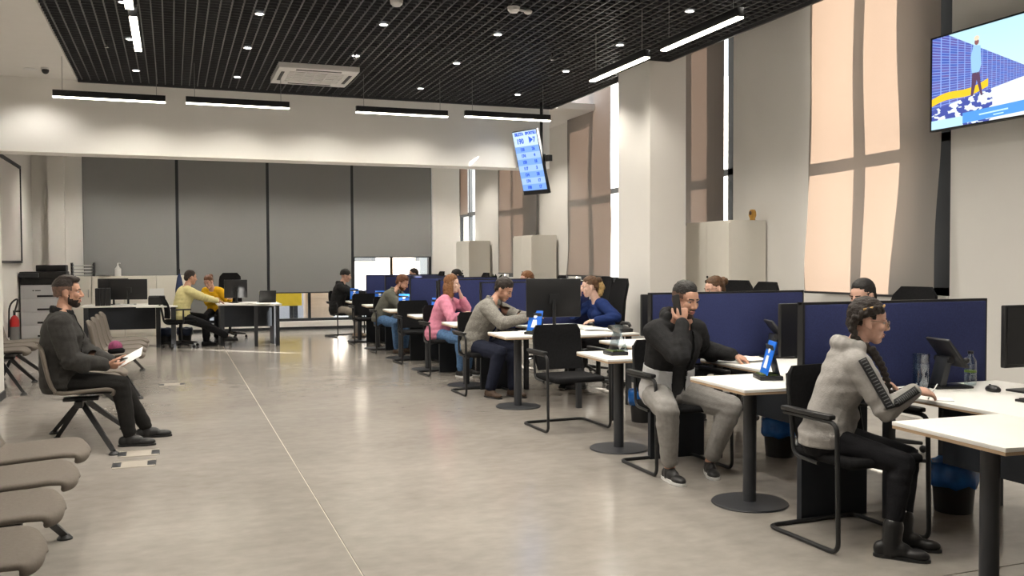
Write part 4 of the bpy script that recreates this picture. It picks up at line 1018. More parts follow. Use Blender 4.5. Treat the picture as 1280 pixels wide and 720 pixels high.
def remesh(mb, name, m, vox, smooth_it=3, disp=0.0, dscale=7.0, fold=None, post=None, dec=None):
    bm = mb.bm; bmesh.ops.recalc_face_normals(bm, faces=bm.faces[:])
    me = bpy.data.meshes.new(name + '_src'); bm.to_mesh(me); bm.free()
    o = bpy.data.objects.new(name + '_src', me); COL.objects.link(o)
    r = o.modifiers.new('r', 'REMESH'); r.mode = 'VOXEL'; r.voxel_size = vox; r.adaptivity = 0.0
    s = o.modifiers.new('s', 'SMOOTH'); s.factor = 0.5; s.iterations = smooth_it
    if dec:
        d = o.modifiers.new('d', 'DECIMATE'); d.ratio = dec
    dg = bpy.context.evaluated_depsgraph_get()
    out = bpy.data.meshes.new_from_object(o.evaluated_get(dg)); out.name = name
    bpy.data.objects.remove(o); bpy.data.meshes.remove(me)
    b = bmesh.new(); b.from_mesh(out)
    if disp > 0:
        b.normal_update()
        for v in b.verts:
            p = v.co*dscale
            d = noise.noise(p) * 0.6 + noise.noise(Vector((p.x*1.3+5, p.y*1.3, p.z*3.2)))*0.9
            if fold: d += fold(v.co)
            v.co += v.normal*disp*d
    if post: post(b)
    b.to_mesh(out); b.free()
    out.materials.clear(); out.materials.append(m)
    out.polygons.foreach_set('use_smooth', [True]*len(out.polygons))
    return out

def ik(a, c, l1, l2, hint):
    d = c-a; L = d.length; mx = (l1+l2)*0.995
    if L > mx: d = d*(mx/L); c = a+d; L = mx
    L = max(L, abs(l1-l2)*1.02+1e-4)
    x = (l1*l1-l2*l2+L*L)/(2*L); h = math.sqrt(max(l1*l1-x*x, 0)); t = d.normalized()
    q = hint - t*hint.dot(t)
    if q.length < 1e-4: q = Vector((0, 0, -1)) - t*t.z*-1
    return a + t*x + q.normalized()*h, c

def elring(c, u, v, a, b, n=16, sq=1.0):
    out = []
    for k in range(n):
        t = 2*PI*k/n; ct, st = math.cos(t), math.sin(t)
        out.append(c + u*(a*math.copysign(abs(ct)**sq, ct)) + v*(b*math.copysign(abs(st)**sq, st)))
    return out

def person(label, pos, yaw, P):
    """pos: floor point under the pelvis. yaw degrees (0 = +X). P: pose and clothes; targets in world coordinates."""
    k = P.get('k', 1.0); fem = P.get('fem', False); vox = P.get('vox', 0.010)
    O = Vector((pos[0], pos[1], 0))
    def loc(p): return Vector(p) - O
    def FL(a): a = R(a); return Vector((math.cos(a), math.sin(a), 0)), Vector((-math.sin(a), math.cos(a), 0))
    Fp, Lp = FL(yaw); yt = yaw + P.get('twist', 0); Ft, Lt = FL(yt)
    UP = Vector((0, 0, 1))
    hz = P.get('hip', 0.545); Hc = Vector((0, 0, hz))
    lean, bow = P.get('lean', 0), P.get('bow', 10)
    SL = 0.515*k
    def spine(s):
        N = 8; p = Hc.copy()
        if s < 0: return p + UP*s*0.9, UP
        d = UP
        for i in range(N):
            q = s*(i+0.5)/N/SL
            a = R(lean + bow*q); d = UP*math.cos(a) + Ft*math.sin(a)
            p = p + d*(s/N)
        a = R(lean + bow*(s/SL)); d = UP*math.cos(a) + Ft*math.sin(a)
        return p, d
    def lat(s):
        q = min(max(s/SL, 0), 1); a = yaw + (yt-yaw)*q
        return FL(a)[1]
    big = P.get('girth', 1.0)
    if fem: SEC = [(-0.12, .135, .10), (-0.06, .172, .125), (0.0, .178, .125), (.10, .150, .108), (.18, .132, .098), (.28, .148, .112), (.36, .160, .112), (.42, .150, .092), (.47, .105, .072), (.51, .062, .058)]
    else: SEC = [(-0.12, .125, .10), (-0.06, .165, .125), (0.0, .172, .128), (.10, .160, .120), (.18, .156, .118), (.28, .172, .125), (.36, .186, .126), (.42, .178, .105), (.47, .125, .080), (.515, .066, .062)]
    def torso(mb, g, s0, s1, belly=0.0):
        rg = []
        for s, a, b in SEC:
            if s < s0-1e-6 or s > s1+1e-6: continue
            c, d = spine(s*k); L = lat(s*k); f = L.cross(d) * -1
            f = d.cross(L) * -1
            if f.dot(Ft) < 0: f = -f
            off = 0.0
            if 0.2 < s < 0.4: off = 0.012
            rg.append(elring(c + f*off, L, f, (a*big)*k+g, (b*big)*k+g, 18, 0.85))
        mb.rings(rg)
        if belly:
            c, d = spine(.10*k); mb.ell(c + Ft*(0.05*k), (0.12*belly+g, 0.13*belly+g, 0.13*belly+g))
        if fem:
            c, d = spine(.31*k)
            for sg in (-1, 1): mb.ell(c + Ft*(0.085*k) + Lt*sg*0.062*k, (0.058+g,)*3)
    Nk, Nd = spine(SL)
    sw = (0.155 if fem else 0.182)*k
    Sh = {}
    sc, sd = spine(0.435*k)
    for sg, nm in ((1, 'L'), (-1, 'R')):
        Sh[nm] = sc + Lt*sg*sw + Ft*P.get('shrug_f'+nm, 0.0) + UP*P.get('shrug'+nm, 0.0)
    # head
    hy, hp, hr = P.get('head', (yt, 0, 0))
    Fh, Lh = FL(hy)
    Mh = Matrix((Fh, Lh, UP)).transposed() @ Matrix.Rotation(R(hp), 3, 'Y') @ Matrix.Rotation(R(hr), 3, 'X')
    hs = 1.0*P.get('hs', 1.0)*(0.96 if fem else 1.0)
    Hd = Nk + Nd*(0.055*k) + UP*0.005 + Mh @ Vector((0.026, 0, 0.105*hs))
    if P.get('head_at'): Hd = loc(P['head_at'])
    def hd(v): return Hd + Mh @ (Vector(v)*hs)
    l1, l2 = 0.285*k, 0.255*k
    El, Wr = {}, {}
    for nm, sg in (('L', 1), ('R', -1)):
        tgt = P.get('hand'+nm)
        if P.get('face'+nm): tgt = hd(P['face'+nm]) + O
        if tgt is None: tgt = Sh[nm] + Fp*0.28*k + UP*(-0.40*k) - Lt*sg*0.02
        else: tgt = loc(tgt)
        hint = P.get('elb'+nm)
        hint = (Vector(hint) if hint else (UP*-1.0 + Lt*sg*0.5 - Ft*0.3))
        El[nm], Wr[nm] = ik(Sh[nm], tgt, l1, l2, hint)
    Hp, Kn, An = {}, {}, {}
    t1, t2 = 0.435*k, 0.415*k
    for nm, sg in (('L', 1), ('R', -1)):
        Hp[nm] = Hc + Lp*sg*0.088*k + UP*(-0.02)
        tgt = P.get('foot'+nm)
        tgt = loc(tgt) + UP*0.0 if tgt else Hp[nm]*1 + Fp*(0.42*k) + UP*(0.085-Hp[nm].z)
        if tgt.z < 0.05: tgt = Vector((tgt.x, tgt.y, 0.085))
        hint = P.get('knee'+nm); hint = Vector(hint) if hint else (Fp*1.0 + UP*0.9 + Lp*sg*0.12)
        Kn[nm], An[nm] = ik(Hp[nm], tgt, t1, t2, hint)
    S = SK[P.get('skin', 'tan')]
    # ---------------- body
    mb = MB()
    torso(mb, -0.004, -0.12, 0.515)
    mb.cap(Nk - Nd*0.03, 0.062*k, hd((-0.018, 0, -0.07)), 0.052*k)
    if not fem: mb.cap(Nk + Lt*0.09*k - UP*0.035, 0.045*k, hd((-0.03, 0.01, -0.09)), 0.035*k).cap(Nk - Lt*0.09*k - UP*0.035, 0.045*k, hd((-0.03, -0.01, -0.09)), 0.035*k)
    for nm in 'LR':
        mb.cap(Sh[nm], 0.052*k, El[nm], 0.038*k); mb.cap(El[nm], 0.038*k, Wr[nm], 0.026*k)
        mb.cap(sc*0.5 + Sh[nm]*0.5 + UP*0.02, 0.06*k, Sh[nm], 0.055*k)
        mb.cap(Hp[nm], 0.082*k, Kn[nm], 0.054*k); mb.cap(Kn[nm], 0.054*k, An[nm], 0.036*k)
        mb.cap(Kn[nm]*0.75+An[nm]*0.25 - Fp*0.012, 0.05*k, Kn[nm]*0.45+An[nm]*0.55, 0.042*k)
    E = lambda c, r: mb.ell(hd(c), [x*hs for x in r], Mh)
    E((-0.014, 0, 0.036), (0.096, 0.077, 0.088)); E((0.034, 0, -0.025), (0.060, 0.058, 0.088)); E((0.012, 0, -0.05), (0.062, 0.060, 0.062))
    E((0.060, 0, -0.097), (0.030, 0.030, 0.024)); E((0.052, 0, 0.035), (0.040, 0.058, 0.050))
    for s in (-1, 1):
        E((0.066, s*0.036, -0.022), (0.024, 0.024, 0.026)); E((-0.004, s*0.077, -0.008), (0.020, 0.009, 0.033)); E((0.004, s*0.080, -0.030), (0.012, 0.008, 0.014))
        mb.cap(hd((0.088, 0, 0.020)), 0.011*hs, hd((0.076, s*0.046, 0.020)), 0.010*hs)
        E((0.100, s*0.012, -0.034), (0.011, 0.009, 0.009))
    mb.cap(hd((0.090, 0, 0.012)), 0.010*hs, hd((0.110, 0, -0.026)), 0.0135*hs)
    E((0.088, 0, -0.062), (0.012, 0.022, 0.008)); E((0.086, 0, -0.075), (0.011, 0.019, 0.008))
    # hands: palm, four unequal fingers, thumb from the side of the palm
    HO = {}
    for nm, sg in (('L', 1), ('R', -1)):
        fd = P.get('hdir'+nm); fd = Vector(fd).normalized() if fd else (Wr[nm]-El[nm]).normalized()
        pn = Vector(P.get('palm'+nm, (0, 0, -1))); pn = (pn - fd*pn.dot(fd)).normalized()
        th = fd.cross(pn)*(1 if nm == 'R' else -1)
        curl = P.get('curl'+nm, 28); c0 = Wr[nm]
        q = 1.0*k
        pts = [elring(c0 + fd*(d*q), th, pn, a*q, b*q, 12, 0.8) for d, a, b in ((-0.01, .024, .019), (0.02, .032, .017), (0.055, .041, .016), (0.085, .042, .013), (0.094, .034, .009))]
        mb.rings(pts)
        for j, (o, ln) in enumerate(((0.031, .070), (0.0105, .078), (-0.0105, .073), (-0.031, .057))):
            p = c0 + fd*(0.084 - 0.006*abs(j-1.3))*q + th*o*q; a = R(curl*0.35 + j*2); r = 0.0088*q
            spread = th*(o*1.4)
            for f, ad in ((0.45, curl*0.55), (0.30, curl*0.6), (0.25, curl*0.4)):
                dr = (fd*math.cos(a) + pn*math.sin(a) + spread).normalized(); e = p + dr*ln*f*q
                mb.cap(p, r, e, r*0.90, 10); p = e; r *= 0.90; a += R(ad)
            if j == 0: HO[nm+'tip'] = p
        p = c0 + fd*0.022*q + th*0.026*q
        for d, r0, r1, ln in ((fd*0.62+th*0.72+pn*0.25, .0145, .0115, .036), (fd*0.85+th*0.38+pn*0.35, .0112, .0098, .030), (fd*0.95+th*0.1+pn*0.35, .0098, .0082, .024)):
            e = p + d.normalized()*ln*q; mb.cap(p, r0*q, e, r1*q, 10); p = e
        HO[nm] = c0 + fd*0.075*q + pn*0.03*q
        HO[nm+'fd'] = fd; HO[nm+'pn'] = pn; HO[nm+'th'] = th
    body = link('person', remesh(mb, 'person', S, P.get('bvox', vox*0.6), 2))
    body.location = O; tag(body, label, 'person')
    if P.get('group'): body['group'] = P['group']
    def child(name, me, parent=body): return link(name, me, parent)
    # ---------------- face details
    for s in (-1, 1):
        fe = MB().ell(hd((0.0775, s*0.032, 0.002)), [x*hs for x in (0.0105, 0.0125, 0.0068)], Mh)
        fi = MB().ell(hd((0.0852, s*0.032, 0.002)), [x*hs for x in (0.0045, 0.0060, 0.0058)], Mh)
        fb = MB().cap(hd((0.0945, s*0.014, 0.0235)), 0.0042*hs, hd((0.086, s*0.048, 0.0265)), 0.0034*hs, 8)
        eo = child('eye', fe.mesh('eye', eyew, 3.14)); child('iris', fi.mesh('iris', iris, 3.14), eo); child('eyebrow', fb.mesh('eyebrow', HR[P.get('brow', 'dark')], 3.14))

    lm = MB().ell(hd((0.0945, 0, -0.0625)), [x*hs for x in (0.008, 0.021, 0.0055)], Mh).ell(hd((0.0925, 0, -0.0735)), [x*hs for x in (0.008, 0.018, 0.006)], Mh)
    child('lips', lm.mesh('lips', lipm, 3.14))
    # ---------------- hair
    hv = P.get('hvox', vox*0.8); Mi = Mh.transposed()
    def hloc(co): return (Mi @ (co - Hd))/hs
    hm = HR.get(P.get('hair', 'dark')); style = P.get('style', 'short'); thick = P.get('hthick', 0.0)
    hb = MB(); EH = lambda c, r: hb.ell(hd(c), [x*hs for x in r], Mh, 20, 11)
    if style != 'beanie':
        EH((-0.018, 0, 0.040), (0.0985+thick, 0.0795+thick, 0.090+thick)); EH((-0.012, 0, 0.075), (0.088+thick, 0.071+thick, 0.060+thick))
        if P.get('quiff'): EH((0.045, 0, 0.102), (0.050, 0.058, 0.028)); EH((0.0, 0, 0.118), (0.07, 0.062, 0.025))
        if style in ('short', 'bun', 'braid', 'long', 'pony'): EH((-0.055, 0, -0.015), (0.057, 0.066, 0.06))
        if style == 'long':
            EH((-0.06, 0, -0.06), (0.060, 0.088, 0.09)); EH((-0.05, 0, -0.13), (0.058, 0.095, 0.075))
            for s in (-1, 1): EH((0.0, s*0.072, -0.06), (0.05, 0.026, 0.10)); EH((0.005, s*0.075, -0.135), (0.042, 0.028, 0.06))
        hl = P.get('hairline', 0.070)
        def post(b):
            kill = []
            for f in b.faces:
                c = hloc(f.calc_center_median()); c = c + Vector((0, 0, 0.010*noise.noise(c*55)))
                lim = hl + 0.012*(1-min(1, abs(c.y)/0.06))
                front = c.x > 0.050 and c.z < lim
                temple = c.x > (0.030 if style != 'long' else 0.034) and c.z < 0.045
                low = style != 'long' and ((c.x > -0.035 and c.z < 0.014) or (c.x > -0.06 and c.z < -0.03))
                nape = c.z < P.get('nape', -0.065) and style != 'long'
                ear = style == 'long' and c.x > 0.04 and c.z < 0.05
                if P.get('fade') and c.z < 0.050 and (abs(c.y) > 0.045 or c.x < -0.05): low = True
                if front or temple or low or nape or ear: kill.append(f)
            bmesh.ops.delete(b, geom=kill, context='FACES')
        hair = child('hair', remesh(hb, 'hair', hm, hv, 2, 0.005 if style != 'short' else 0.003, 40, post=post))
        sd = hair.modifiers.new('thickness', 'SOLIDIFY'); sd.thickness = 0.008; sd.offset = -1
        if P.get('fade'):
            q = MB(); q.ell(hd((-0.016, 0, 0.036)), [x*hs for x in (0.0965, 0.0785, 0.0885)], Mh, 20, 11); q.ell(hd((-0.045, 0, -0.01)), [x*hs for x in (0.060, 0.064, 0.06)], Mh, 20, 11)
            def post2(b):
                kill = []
                for f in b.faces:
                    c = hloc(f.calc_center_median()); c = c + Vector((0, 0, 0.008*noise.noise(c*50)))
                    if c.z > 0.060 or c.x > 0.040 or (c.x > -0.03 and c.z < 0.016) or c.z < -0.035: kill.append(f)
                bmesh.ops.delete(b, geom=kill, context='FACES')
            sh = child('shaved_sides', remesh(q, 'shaved_sides', HR['shaved'], hv, 1, 0, post=post2), hair); sh['label'] = 'close-shaved sides of the hair'
        if style in ('bun', 'pony'):
            q = MB(); q.ell(hd((-0.115, 0, 0.055)), (0.045, 0.045, 0.042))
            child('hair_bun', remesh(q, 'hair_bun', hm, hv, 1, 0.006, 50), hair)
        if style == 'pony':
            q = MB(); q.cap(hd((-0.12, 0, 0.045)), 0.034, hd((-0.135, 0, -0.035)), 0.046).cap(hd((-0.135, 0, -0.035)), 0.046, hd((-0.105, 0, -0.105)), 0.035).cap(hd((-0.105, 0, -0.105)), 0.034, hd((-0.06, 0.01, -0.135)), 0.02)
            pt = child('ponytail', remesh(q, 'ponytail', HR['blond'], hv, 1, 0.010, 38), hair); pt['label'] = 'blond ponytail'
        if style == 'braid':
            q = MB()
            path = [hd(p) for p in ((0.055, -0.055, 0.075), (0.02, -0.082, 0.068), (-0.03, -0.092, 0.045), (-0.075, -0.080, 0.01), (-0.085, -0.072, -0.035), (-0.075, -0.078, -0.075))]
            tail = [Nk + Lt*-0.075 + UP*0.035 + Ft*-0.01, Nk + Lt*-0.085 + Ft*0.06 + UP*0.0, Nk + Lt*-0.085 + Ft*0.115 - UP*0.09, Nk + Lt*-0.082 + Ft*0.150 - UP*0.19, Nk + Lt*-0.08 + Ft*0.165 - UP*0.25]
            pts = path + tail; acc = 0
            for a, b_ in zip(pts, pts[1:]):
                n = max(2, int((b_-a).length/0.014))
                for i in range(n):
                    p = a.lerp(b_, i/n); sgn = 1 if acc % 2 == 0 else -1; acc += 1
                    sdv = (b_-a).cross(Lt).normalized()
                    rr = 0.019 if acc < 26 else 0.019*max(0.45, 1-(acc-26)/34)
                    q.ell(p + sdv*sgn*0.008, (rr, rr*0.8, rr), None, 10, 6)
            child('braid', remesh(q, 'braid', hm, 0.0045, 1), hair)
            q = MB().tube([hd(p) for p in ((0.074, 0.0, 0.098), (0.066, -0.036, 0.090), (0.04, -0.068, 0.083), (0.0, -0.088, 0.078), (-0.045, -0.092, 0.060))], 0.006, 8)
            hbnd = child('hair_band', q.mesh('hair_band', HR['golden'], 3.14), hair); hbnd['label'] = 'golden twisted hair band'
    else:
        EH((-0.016, 0, 0.048), (0.107, 0.090, 0.094)); EH((-0.02, 0, 0.02), (0.104, 0.089, 0.05))
        def post(b):
            kill = [f for f in b.faces if hloc(f.calc_center_median()).z < 0.022 - 0.25*max(0, -hloc(f.calc_center_median()).x)*1.2]
            bmesh.ops.delete(b, geom=kill, context='FACES')
        bn = child('beanie', remesh(hb, 'beanie', hm, hv, 2, 0.003, 30, post=post)); bn['label'] = 'black knitted beanie'
        sd = bn.modifiers.new('thickness', 'SOLIDIFY'); sd.thickness = 0.012; sd.offset = -1
    if P.get('beard'):
        q = MB(); EB = lambda c, r: q.ell(hd(c), [x*hs for x in r], Mh, 20, 11)
        EB((0.034, 0, -0.026), (0.0625, 0.0605, 0.0905)); EB((0.012, 0, -0.05), (0.0645, 0.0625, 0.0645)); EB((0.060, 0, -0.097), (0.0335, 0.0335, 0.0275)); EB((0.088, 0, -0.050), (0.0125, 0.022, 0.006))
        def post(b):
            kill = []
            for f in b.faces:
                c = hloc(f.calc_center_median())
                edge = -0.042 - 0.10*(0.05-c.x if c.x < 0.05 else 0)*-1
                mouth = abs(c.y) < 0.024 and -0.083 < c.z < -0.054 and c.x > 0.05
                top_ = -0.046 if c.x > 0.085 else (-0.062 if c.x > 0.045 else (-0.052 if c.x > 0.022 else (-0.02 if c.x > 0.008 else -9)))
                if c.z > top_ or c.x < -0.012 or mouth or (c.z < -0.115 and c.x < 0.03): kill.append(f)
            bmesh.ops.delete(b, geom=kill, context='FACES')
        bd = child('beard', remesh(q, 'beard', HR[P['beard']], hv*0.8, 1, 0.003, 60, post=post))
    if P.get('glasses'):
        q = MB()
        for s in (-1, 1):
            q.tube([hd((0.105, s*0.034 + 0.023*math.cos(a), -0.002 + 0.019*math.sin(a))) for a in [2*PI*i/16 for i in range(16)]], 0.0016, 6, closed=True)
            q.tube([hd((0.104, s*0.057, 0.004)), hd((0.06, s*0.074, 0.008)), hd((0.0, s*0.084, 0.004))], 0.0016, 6)
        q.tube([hd((0.105, -0.012, 0.002)), hd((0.108, 0, 0.006)), hd((0.105, 0.012, 0.002))], 0.0016, 6)
        g = child('glasses', q.mesh('glasses', mat('glasses_rim', (0.25, 0.18, 0.12), 0.3, metal=0.6), 3.14))
        q = MB()
        for s in (-1, 1): q.rings([[hd((0.1048+dx, s*0.034 + 0.0225*math.cos(a), -0.002 + 0.0185*math.sin(a))) for a in [2*PI*i/16 for i in range(16)]] for dx in (0, 0.001)])
        child('lenses', q.mesh('lenses', eyeglass, 3.14), g)
    # ---------------- clothes
    tm = P['top']; g = P.get('topg', 0.016); tv = P.get('tvox', vox)
    hem = P.get('hem', -0.06)
    def sleeves(mb_, gg, cuff=0.93):
        for nm in 'LR':
            we = El[nm].lerp(Wr[nm], P.get('cuff', cuff))
            mb_.cap(Sh[nm], 0.060*k+gg, El[nm], 0.047*k+gg); mb_.cap(El[nm], 0.046*k+gg, we, 0.031*k+gg*0.8)
            mb_.cap(sc*0.55 + Sh[nm]*0.45 + UP*0.015, 0.062*k+gg, Sh[nm], 0.060*k+gg)
            if P.get('puff'): mb_.ell(El[nm].lerp(we, 0.35) - UP*0.01, (0.05*k+gg,)*3)
    mb = MB(); torso(mb, g, hem, 0.47 if not (P.get('high') or P.get('collar')) else 0.515, P.get('belly', 0)); sleeves(mb, g)
    if P.get('hood'):
        for a in range(-4, 5):
            an = PI + a*0.42; c = Nk + (Ft*math.cos(an) + Lt*math.sin(an))*0.088*k - Ft*0.012 + UP*(0.012 + 0.03*math.cos(a*0.4))*P['hood']
            mb.ell(c, (0.040, 0.040, 0.036 + P['hood']*0.020))
        mb.ell(Nk - Ft*0.095 - UP*0.055, (0.05, 0.10, 0.07), Matrix((Ft, Lt, UP)).transposed())
    if P.get('collar'):
        q = MB()
        for a in range(0, 24):
            an = 2*PI*a/24
            if abs(math.sin(an)) < 0.30 and math.cos(an) > 0: continue
            c = Nk + (Ft*math.cos(an)*0.076 + Lt*math.sin(an)*0.080)*k + UP*(0.006 - 0.022*math.cos(an)) - Ft*0.004
            q.ell(c, (0.018, 0.018, 0.040))
        child('collar', remesh(q, 'collar', P.get('collarcol', tm), vox*0.9, 2))
    fdv = P.get('front')     # open front half-angle wedge showing what is worn beneath
    def openfront(b):
        if not fdv: return
        kill = []
        for f in b.faces:
            c = f.calc_center_median()
            best = 9; bs = 0
            for s in [i*0.04 for i in range(-2, 14)]:
                pc, dd = spine(s*k); d = abs((c-pc).dot(dd))
                if d < best: best = d; bs = s; bp = pc; bd_ = dd
            rel = c - bp; L = lat(bs*k); fw = rel.dot(Ft); la = rel.dot(L)
            wid = fdv[0] + (fdv[1]-fdv[0])*min(max((bs+0.06)/0.55, 0), 1)
            if fw > 0.02 and abs(la - P.get('fshift', 0)) < wid and all((c-Wr[n]).length > 0.15 and (c-El[n]).length > 0.11 for n in 'LR'): kill.append(f)
        bmesh.ops.delete(b, geom=kill, context='FACES')
    def fold(co):
        s = 0
        for nm in 'LR':
            d = (co-El[nm]).length
            if d < 0.15:
                ax = (Wr[nm]-Sh[nm]).normalized(); s += 0.9*math.sin((co-El[nm]).dot(ax)*115)*(1-d/0.15)
        s += 0.5*math.sin(co.z*70 + noise.noise(co*6)*4)*max(0, 1-abs(co.z-hz-0.06)/0.12)
        return s
    top = child(P.get('topname', 'sweater'), remesh(mb, P.get('topname', 'sweater'), tm, tv, 3, P.get('tdisp', 0.007), 7, fold, openfront))
    if fdv:
        sd = top.modifiers.new('thickness', 'SOLIDIFY'); sd.thickness = 0.009; sd.offset = -1
    if P.get('toplabel'): top['label'] = P['toplabel']
    if P.get('under'):
        mb = MB(); torso(mb, g*0.25, -0.06, 0.47); 
        if P.get('undercollar'):
            for a in range(0, 18):
                an = 2*PI*a/18; mb.ell(Nk + (Ft*math.cos(an)*0.055 + Lt*math.sin(an)*0.060)*k + UP*(0.01 - 0.025*math.cos(an)), (0.016, 0.016, 0.026))
        un = child(P.get('undername', 'shirt'), remesh(mb, 'shirt', P['under'], tv, 3, 0.003, 8))
    if P.get('vest_band'):      # lower part of the coat in a second colour
        mb = MB(); torso(mb, g+0.004, -0.12, P['vest_band'][1])
        def pb(b):
            openfront(b)
        vb = child('coat_panel', remesh(mb, 'coat_panel', P['vest_band'][0], tv, 3, 0.005, 7, None, pb)); vb['label'] = 'light grey lower half of the coat'
        sd = vb.modifiers.new('thickness', 'SOLIDIFY'); sd.thickness = 0.008; sd.offset = -1
    if P.get('stripe'):
        for nm in 'LR':
            q = MB(); q2 = MB()
            sg = 1 if nm == 'L' else -1
            a, b_, c_ = Sh[nm] + UP*0.01, El[nm], El[nm].lerp(Wr[nm], 0.86)
            out = (Lt*sg*0.95 + UP*0.35).normalized()
            pts = []
            for i in range(9):
                t_ = i/8; p = a.lerp(b_, t_); ax = (b_-a).normalized(); o = (out - ax*out.dot(ax)).normalized(); pts.append((p + o*(0.062+(0.049-0.062)*t_+g*0.98)*1, ax, o))
            for i in range(1, 8):
                t_ = i/7; p = b_.lerp(c_, t_); ax = (c_-b_).normalized(); o = (out - ax*out.dot(ax)).normalized(); pts.append((p + o*(0.047+(0.034-0.047)*t_+g*0.92), ax, o))
            for i in range(len(pts)):
                p, ax, o = pts[i]
            rg = []; rg2 = []
            for p, ax, o in pts:
                w_ = ax.cross(o).normalized()
                rg.append([p + w_*0.021 - o*0.004, p + w_*0.021 + o*0.004, p + o*0.006, p - w_*0.021 + o*0.004, p - w_*0.021 - o*0.004])
                for zz in (-1, 1): pass
            q.rings(rg)
            for i in range(len(pts)-1):
                for h_ in (0.25, 0.75):
                    p = pts[i][0].lerp(pts[i+1][0], h_); ax, o = pts[i][1], pts[i][2]; w_ = ax.cross(o).normalized()
                    q2.tube([p + w_*0.013 + o*0.006, p + o*0.0075, p - w_*0.013 + o*0.006], 0.0028, 5)
            st = child('sleeve_stripe', q.mesh('sleeve_stripe', mat('stripe_black', (0.02, 0.02, 0.022), 0.8), 3.14), top); st['label'] = 'black band down the sleeve'
            st2 = child('stripe_marks', q2.mesh('stripe_marks', mat('stripe_light', (0.13, 0.13, 0.135), 0.8), 3.14), top); st2['label'] = 'light chevron marks of the sleeve band'; st2['kind'] = 'stuff'
    # trousers
    g = P.get('trg', 0.012); mb = MB()
    torso(mb, 0.006, -0.12, 0.0)
    for nm in 'LR':
        e = Kn[nm].lerp(An[nm], P.get('trcuff', 0.93))
        mb.cap(Hp[nm], 0.088*k+g, Kn[nm], 0.060*k+g); mb.cap(Kn[nm], 0.060*k+g, e, P.get('trend', 0.043)*k+g)
        mb.cap(Kn[nm]*0.8+An[nm]*0.2 - Fp*0.012, 0.054*k+g, Kn[nm]*0.45+An[nm]*0.55, 0.048*k+g)
    def tfold(co):
        s = 0
        for nm in 'LR':
            for J, rad in ((Kn[nm], 0.14), (An[nm], 0.12)):
                d = (co-J).length
                if d < rad: s += 0.8*math.sin((co-J).dot(UP)*100+co.x*20)*(1-d/rad)
        return s
    tr = child('trousers', remesh(mb, 'trousers', P['legs'], tv, 3, 0.005, 6, tfold))
    # shoes
    sm_ = P['shoes']
    for nm, sg in (('L', 1), ('R', -1)):
        fdir = P.get('toe'+nm); fdir = Vector(fdir).normalized() if fdir else (Fp + Lp*sg*0.12).normalized()
        A = An[nm]; base = A.z - 0.085; s_ = fdir.cross(UP); mb = MB(); q = 1.0*k
        M3 = Matrix((fdir, -s_, UP)).transposed()
        mb.ell(A + fdir*(-0.045) + UP*(-0.045), (0.042*q, 0.036*q, 0.045*q), M3)
        mb.ell(A + fdir*0.035*q + UP*(-0.042), (0.075*q, 0.039*q, 0.046*q), M3)
        mb.ell(A + fdir*0.125*q + UP*(-0.055), (0.070*q, 0.044*q, 0.032*q), M3)
        if P.get('boot'): mb.cap(A - UP*0.05, 0.046, A + (Kn[nm]-A).normalized()*0.075, 0.050)
        else: mb.cap(A - UP*0.05, 0.042, A - UP*0.012, 0.040)
        tilt = P.get('tilt'+nm, 0)
        def flat_(b, base=base):
            for v in b.verts:
                if v.co.z < base+0.004: v.co.z = base+0.004
        me = remesh(mb, 'shoe', sm_, 0.006 if vox < 0.008 else 0.012, 2, post=flat_)
        so = child('shoe', me)
        solem = P.get('sole', black_plastic)
        q2 = MB(); outl = []
        for t_, w_ in ((-0.088, 0.014), (-0.075, 0.030), (-0.03, 0.036), (0.03, 0.034), (0.09, 0.043), (0.14, 0.043), (0.18, 0.030), (0.197, 0.012)): outl.append((t_*q, w_*q))
        poly = [(A.x + fdir.x*a + s_.x*b_, A.y + fdir.y*a + s_.y*b_) for a, b_ in outl] + [(A.x + fdir.x*a - s_.x*b_, A.y + fdir.y*a - s_.y*b_) for a, b_ in outl[::-1]]
        q2.prism(poly, base, base + P.get('soleh', 0.016), 0.003)
        child('sole', q2.mesh('sole', solem, 0.6), so)
    return dict(body=body, O=O, Hd=Hd+O, HO={k_: (v + O if len(k_) <= 4 and k_ in ('L', 'R', 'Ltip', 'Rtip') else v) for k_, v in HO.items()}, hd=lambda v: hd(v)+O, Wr={n: Wr[n]+O for n in Wr}, Nk=Nk+O, Kn={n: Kn[n]+O for n in Kn}, An={n: An[n]+O for n in An}, Sh={n: Sh[n]+O for n in Sh})

def held(name, label, cat, c, w, h, d, fd, pn, m, m2=None):
    """flat box: fd = long axis, pn = thin axis"""
    fd = Vector(fd).normalized(); pn = Vector(pn); pn = (pn - fd*pn.dot(fd)).normalized(); s = fd.cross(pn)
    M4 = Matrix((fd, s, pn)).transposed().to_4x4(); M4.translation = Vector(c)
    t = thing(name, label, cat, (0, 0, 0)); t.matrix_world = M4
    ob('body', B(-h/2, h/2, -w/2, w/2, -d/2, d/2, min(0.004, d*0.4)), m, t)
    if m2: ob('face', B(-h/2+0.004, h/2-0.004, -w/2+0.003, w/2-0.003, d/2, d/2+0.0008), m2, t)
    return t
V = Vector
dark_tr = cloth('trousers_black', (0.010, 0.010, 0.012)); char_tr = cloth('trousers_charcoal', (0.014, 0.0133, 0.013)); navy_tr = cloth('trousers_navy', (0.014, 0.017, 0.032))
jeans = cloth('jeans_blue', (0.075, 0.145, 0.27), 0.25, 40); grey_sweat = cloth('sweatpants_grey', (0.235, 0.225, 0.215), 0.08, 40)
blk_shoe = mat('shoe_black', (0.012, 0.012, 0.013), 0.45); leather = mat('boot_leather', (0.013, 0.013, 0.014), 0.32, bump=0.1, bscale=40); brn_shoe = mat('shoe_brown', (0.06, 0.035, 0.022), 0.5)
white_sole = mat('sole_white', (0.55, 0.55, 0.54), 0.6)

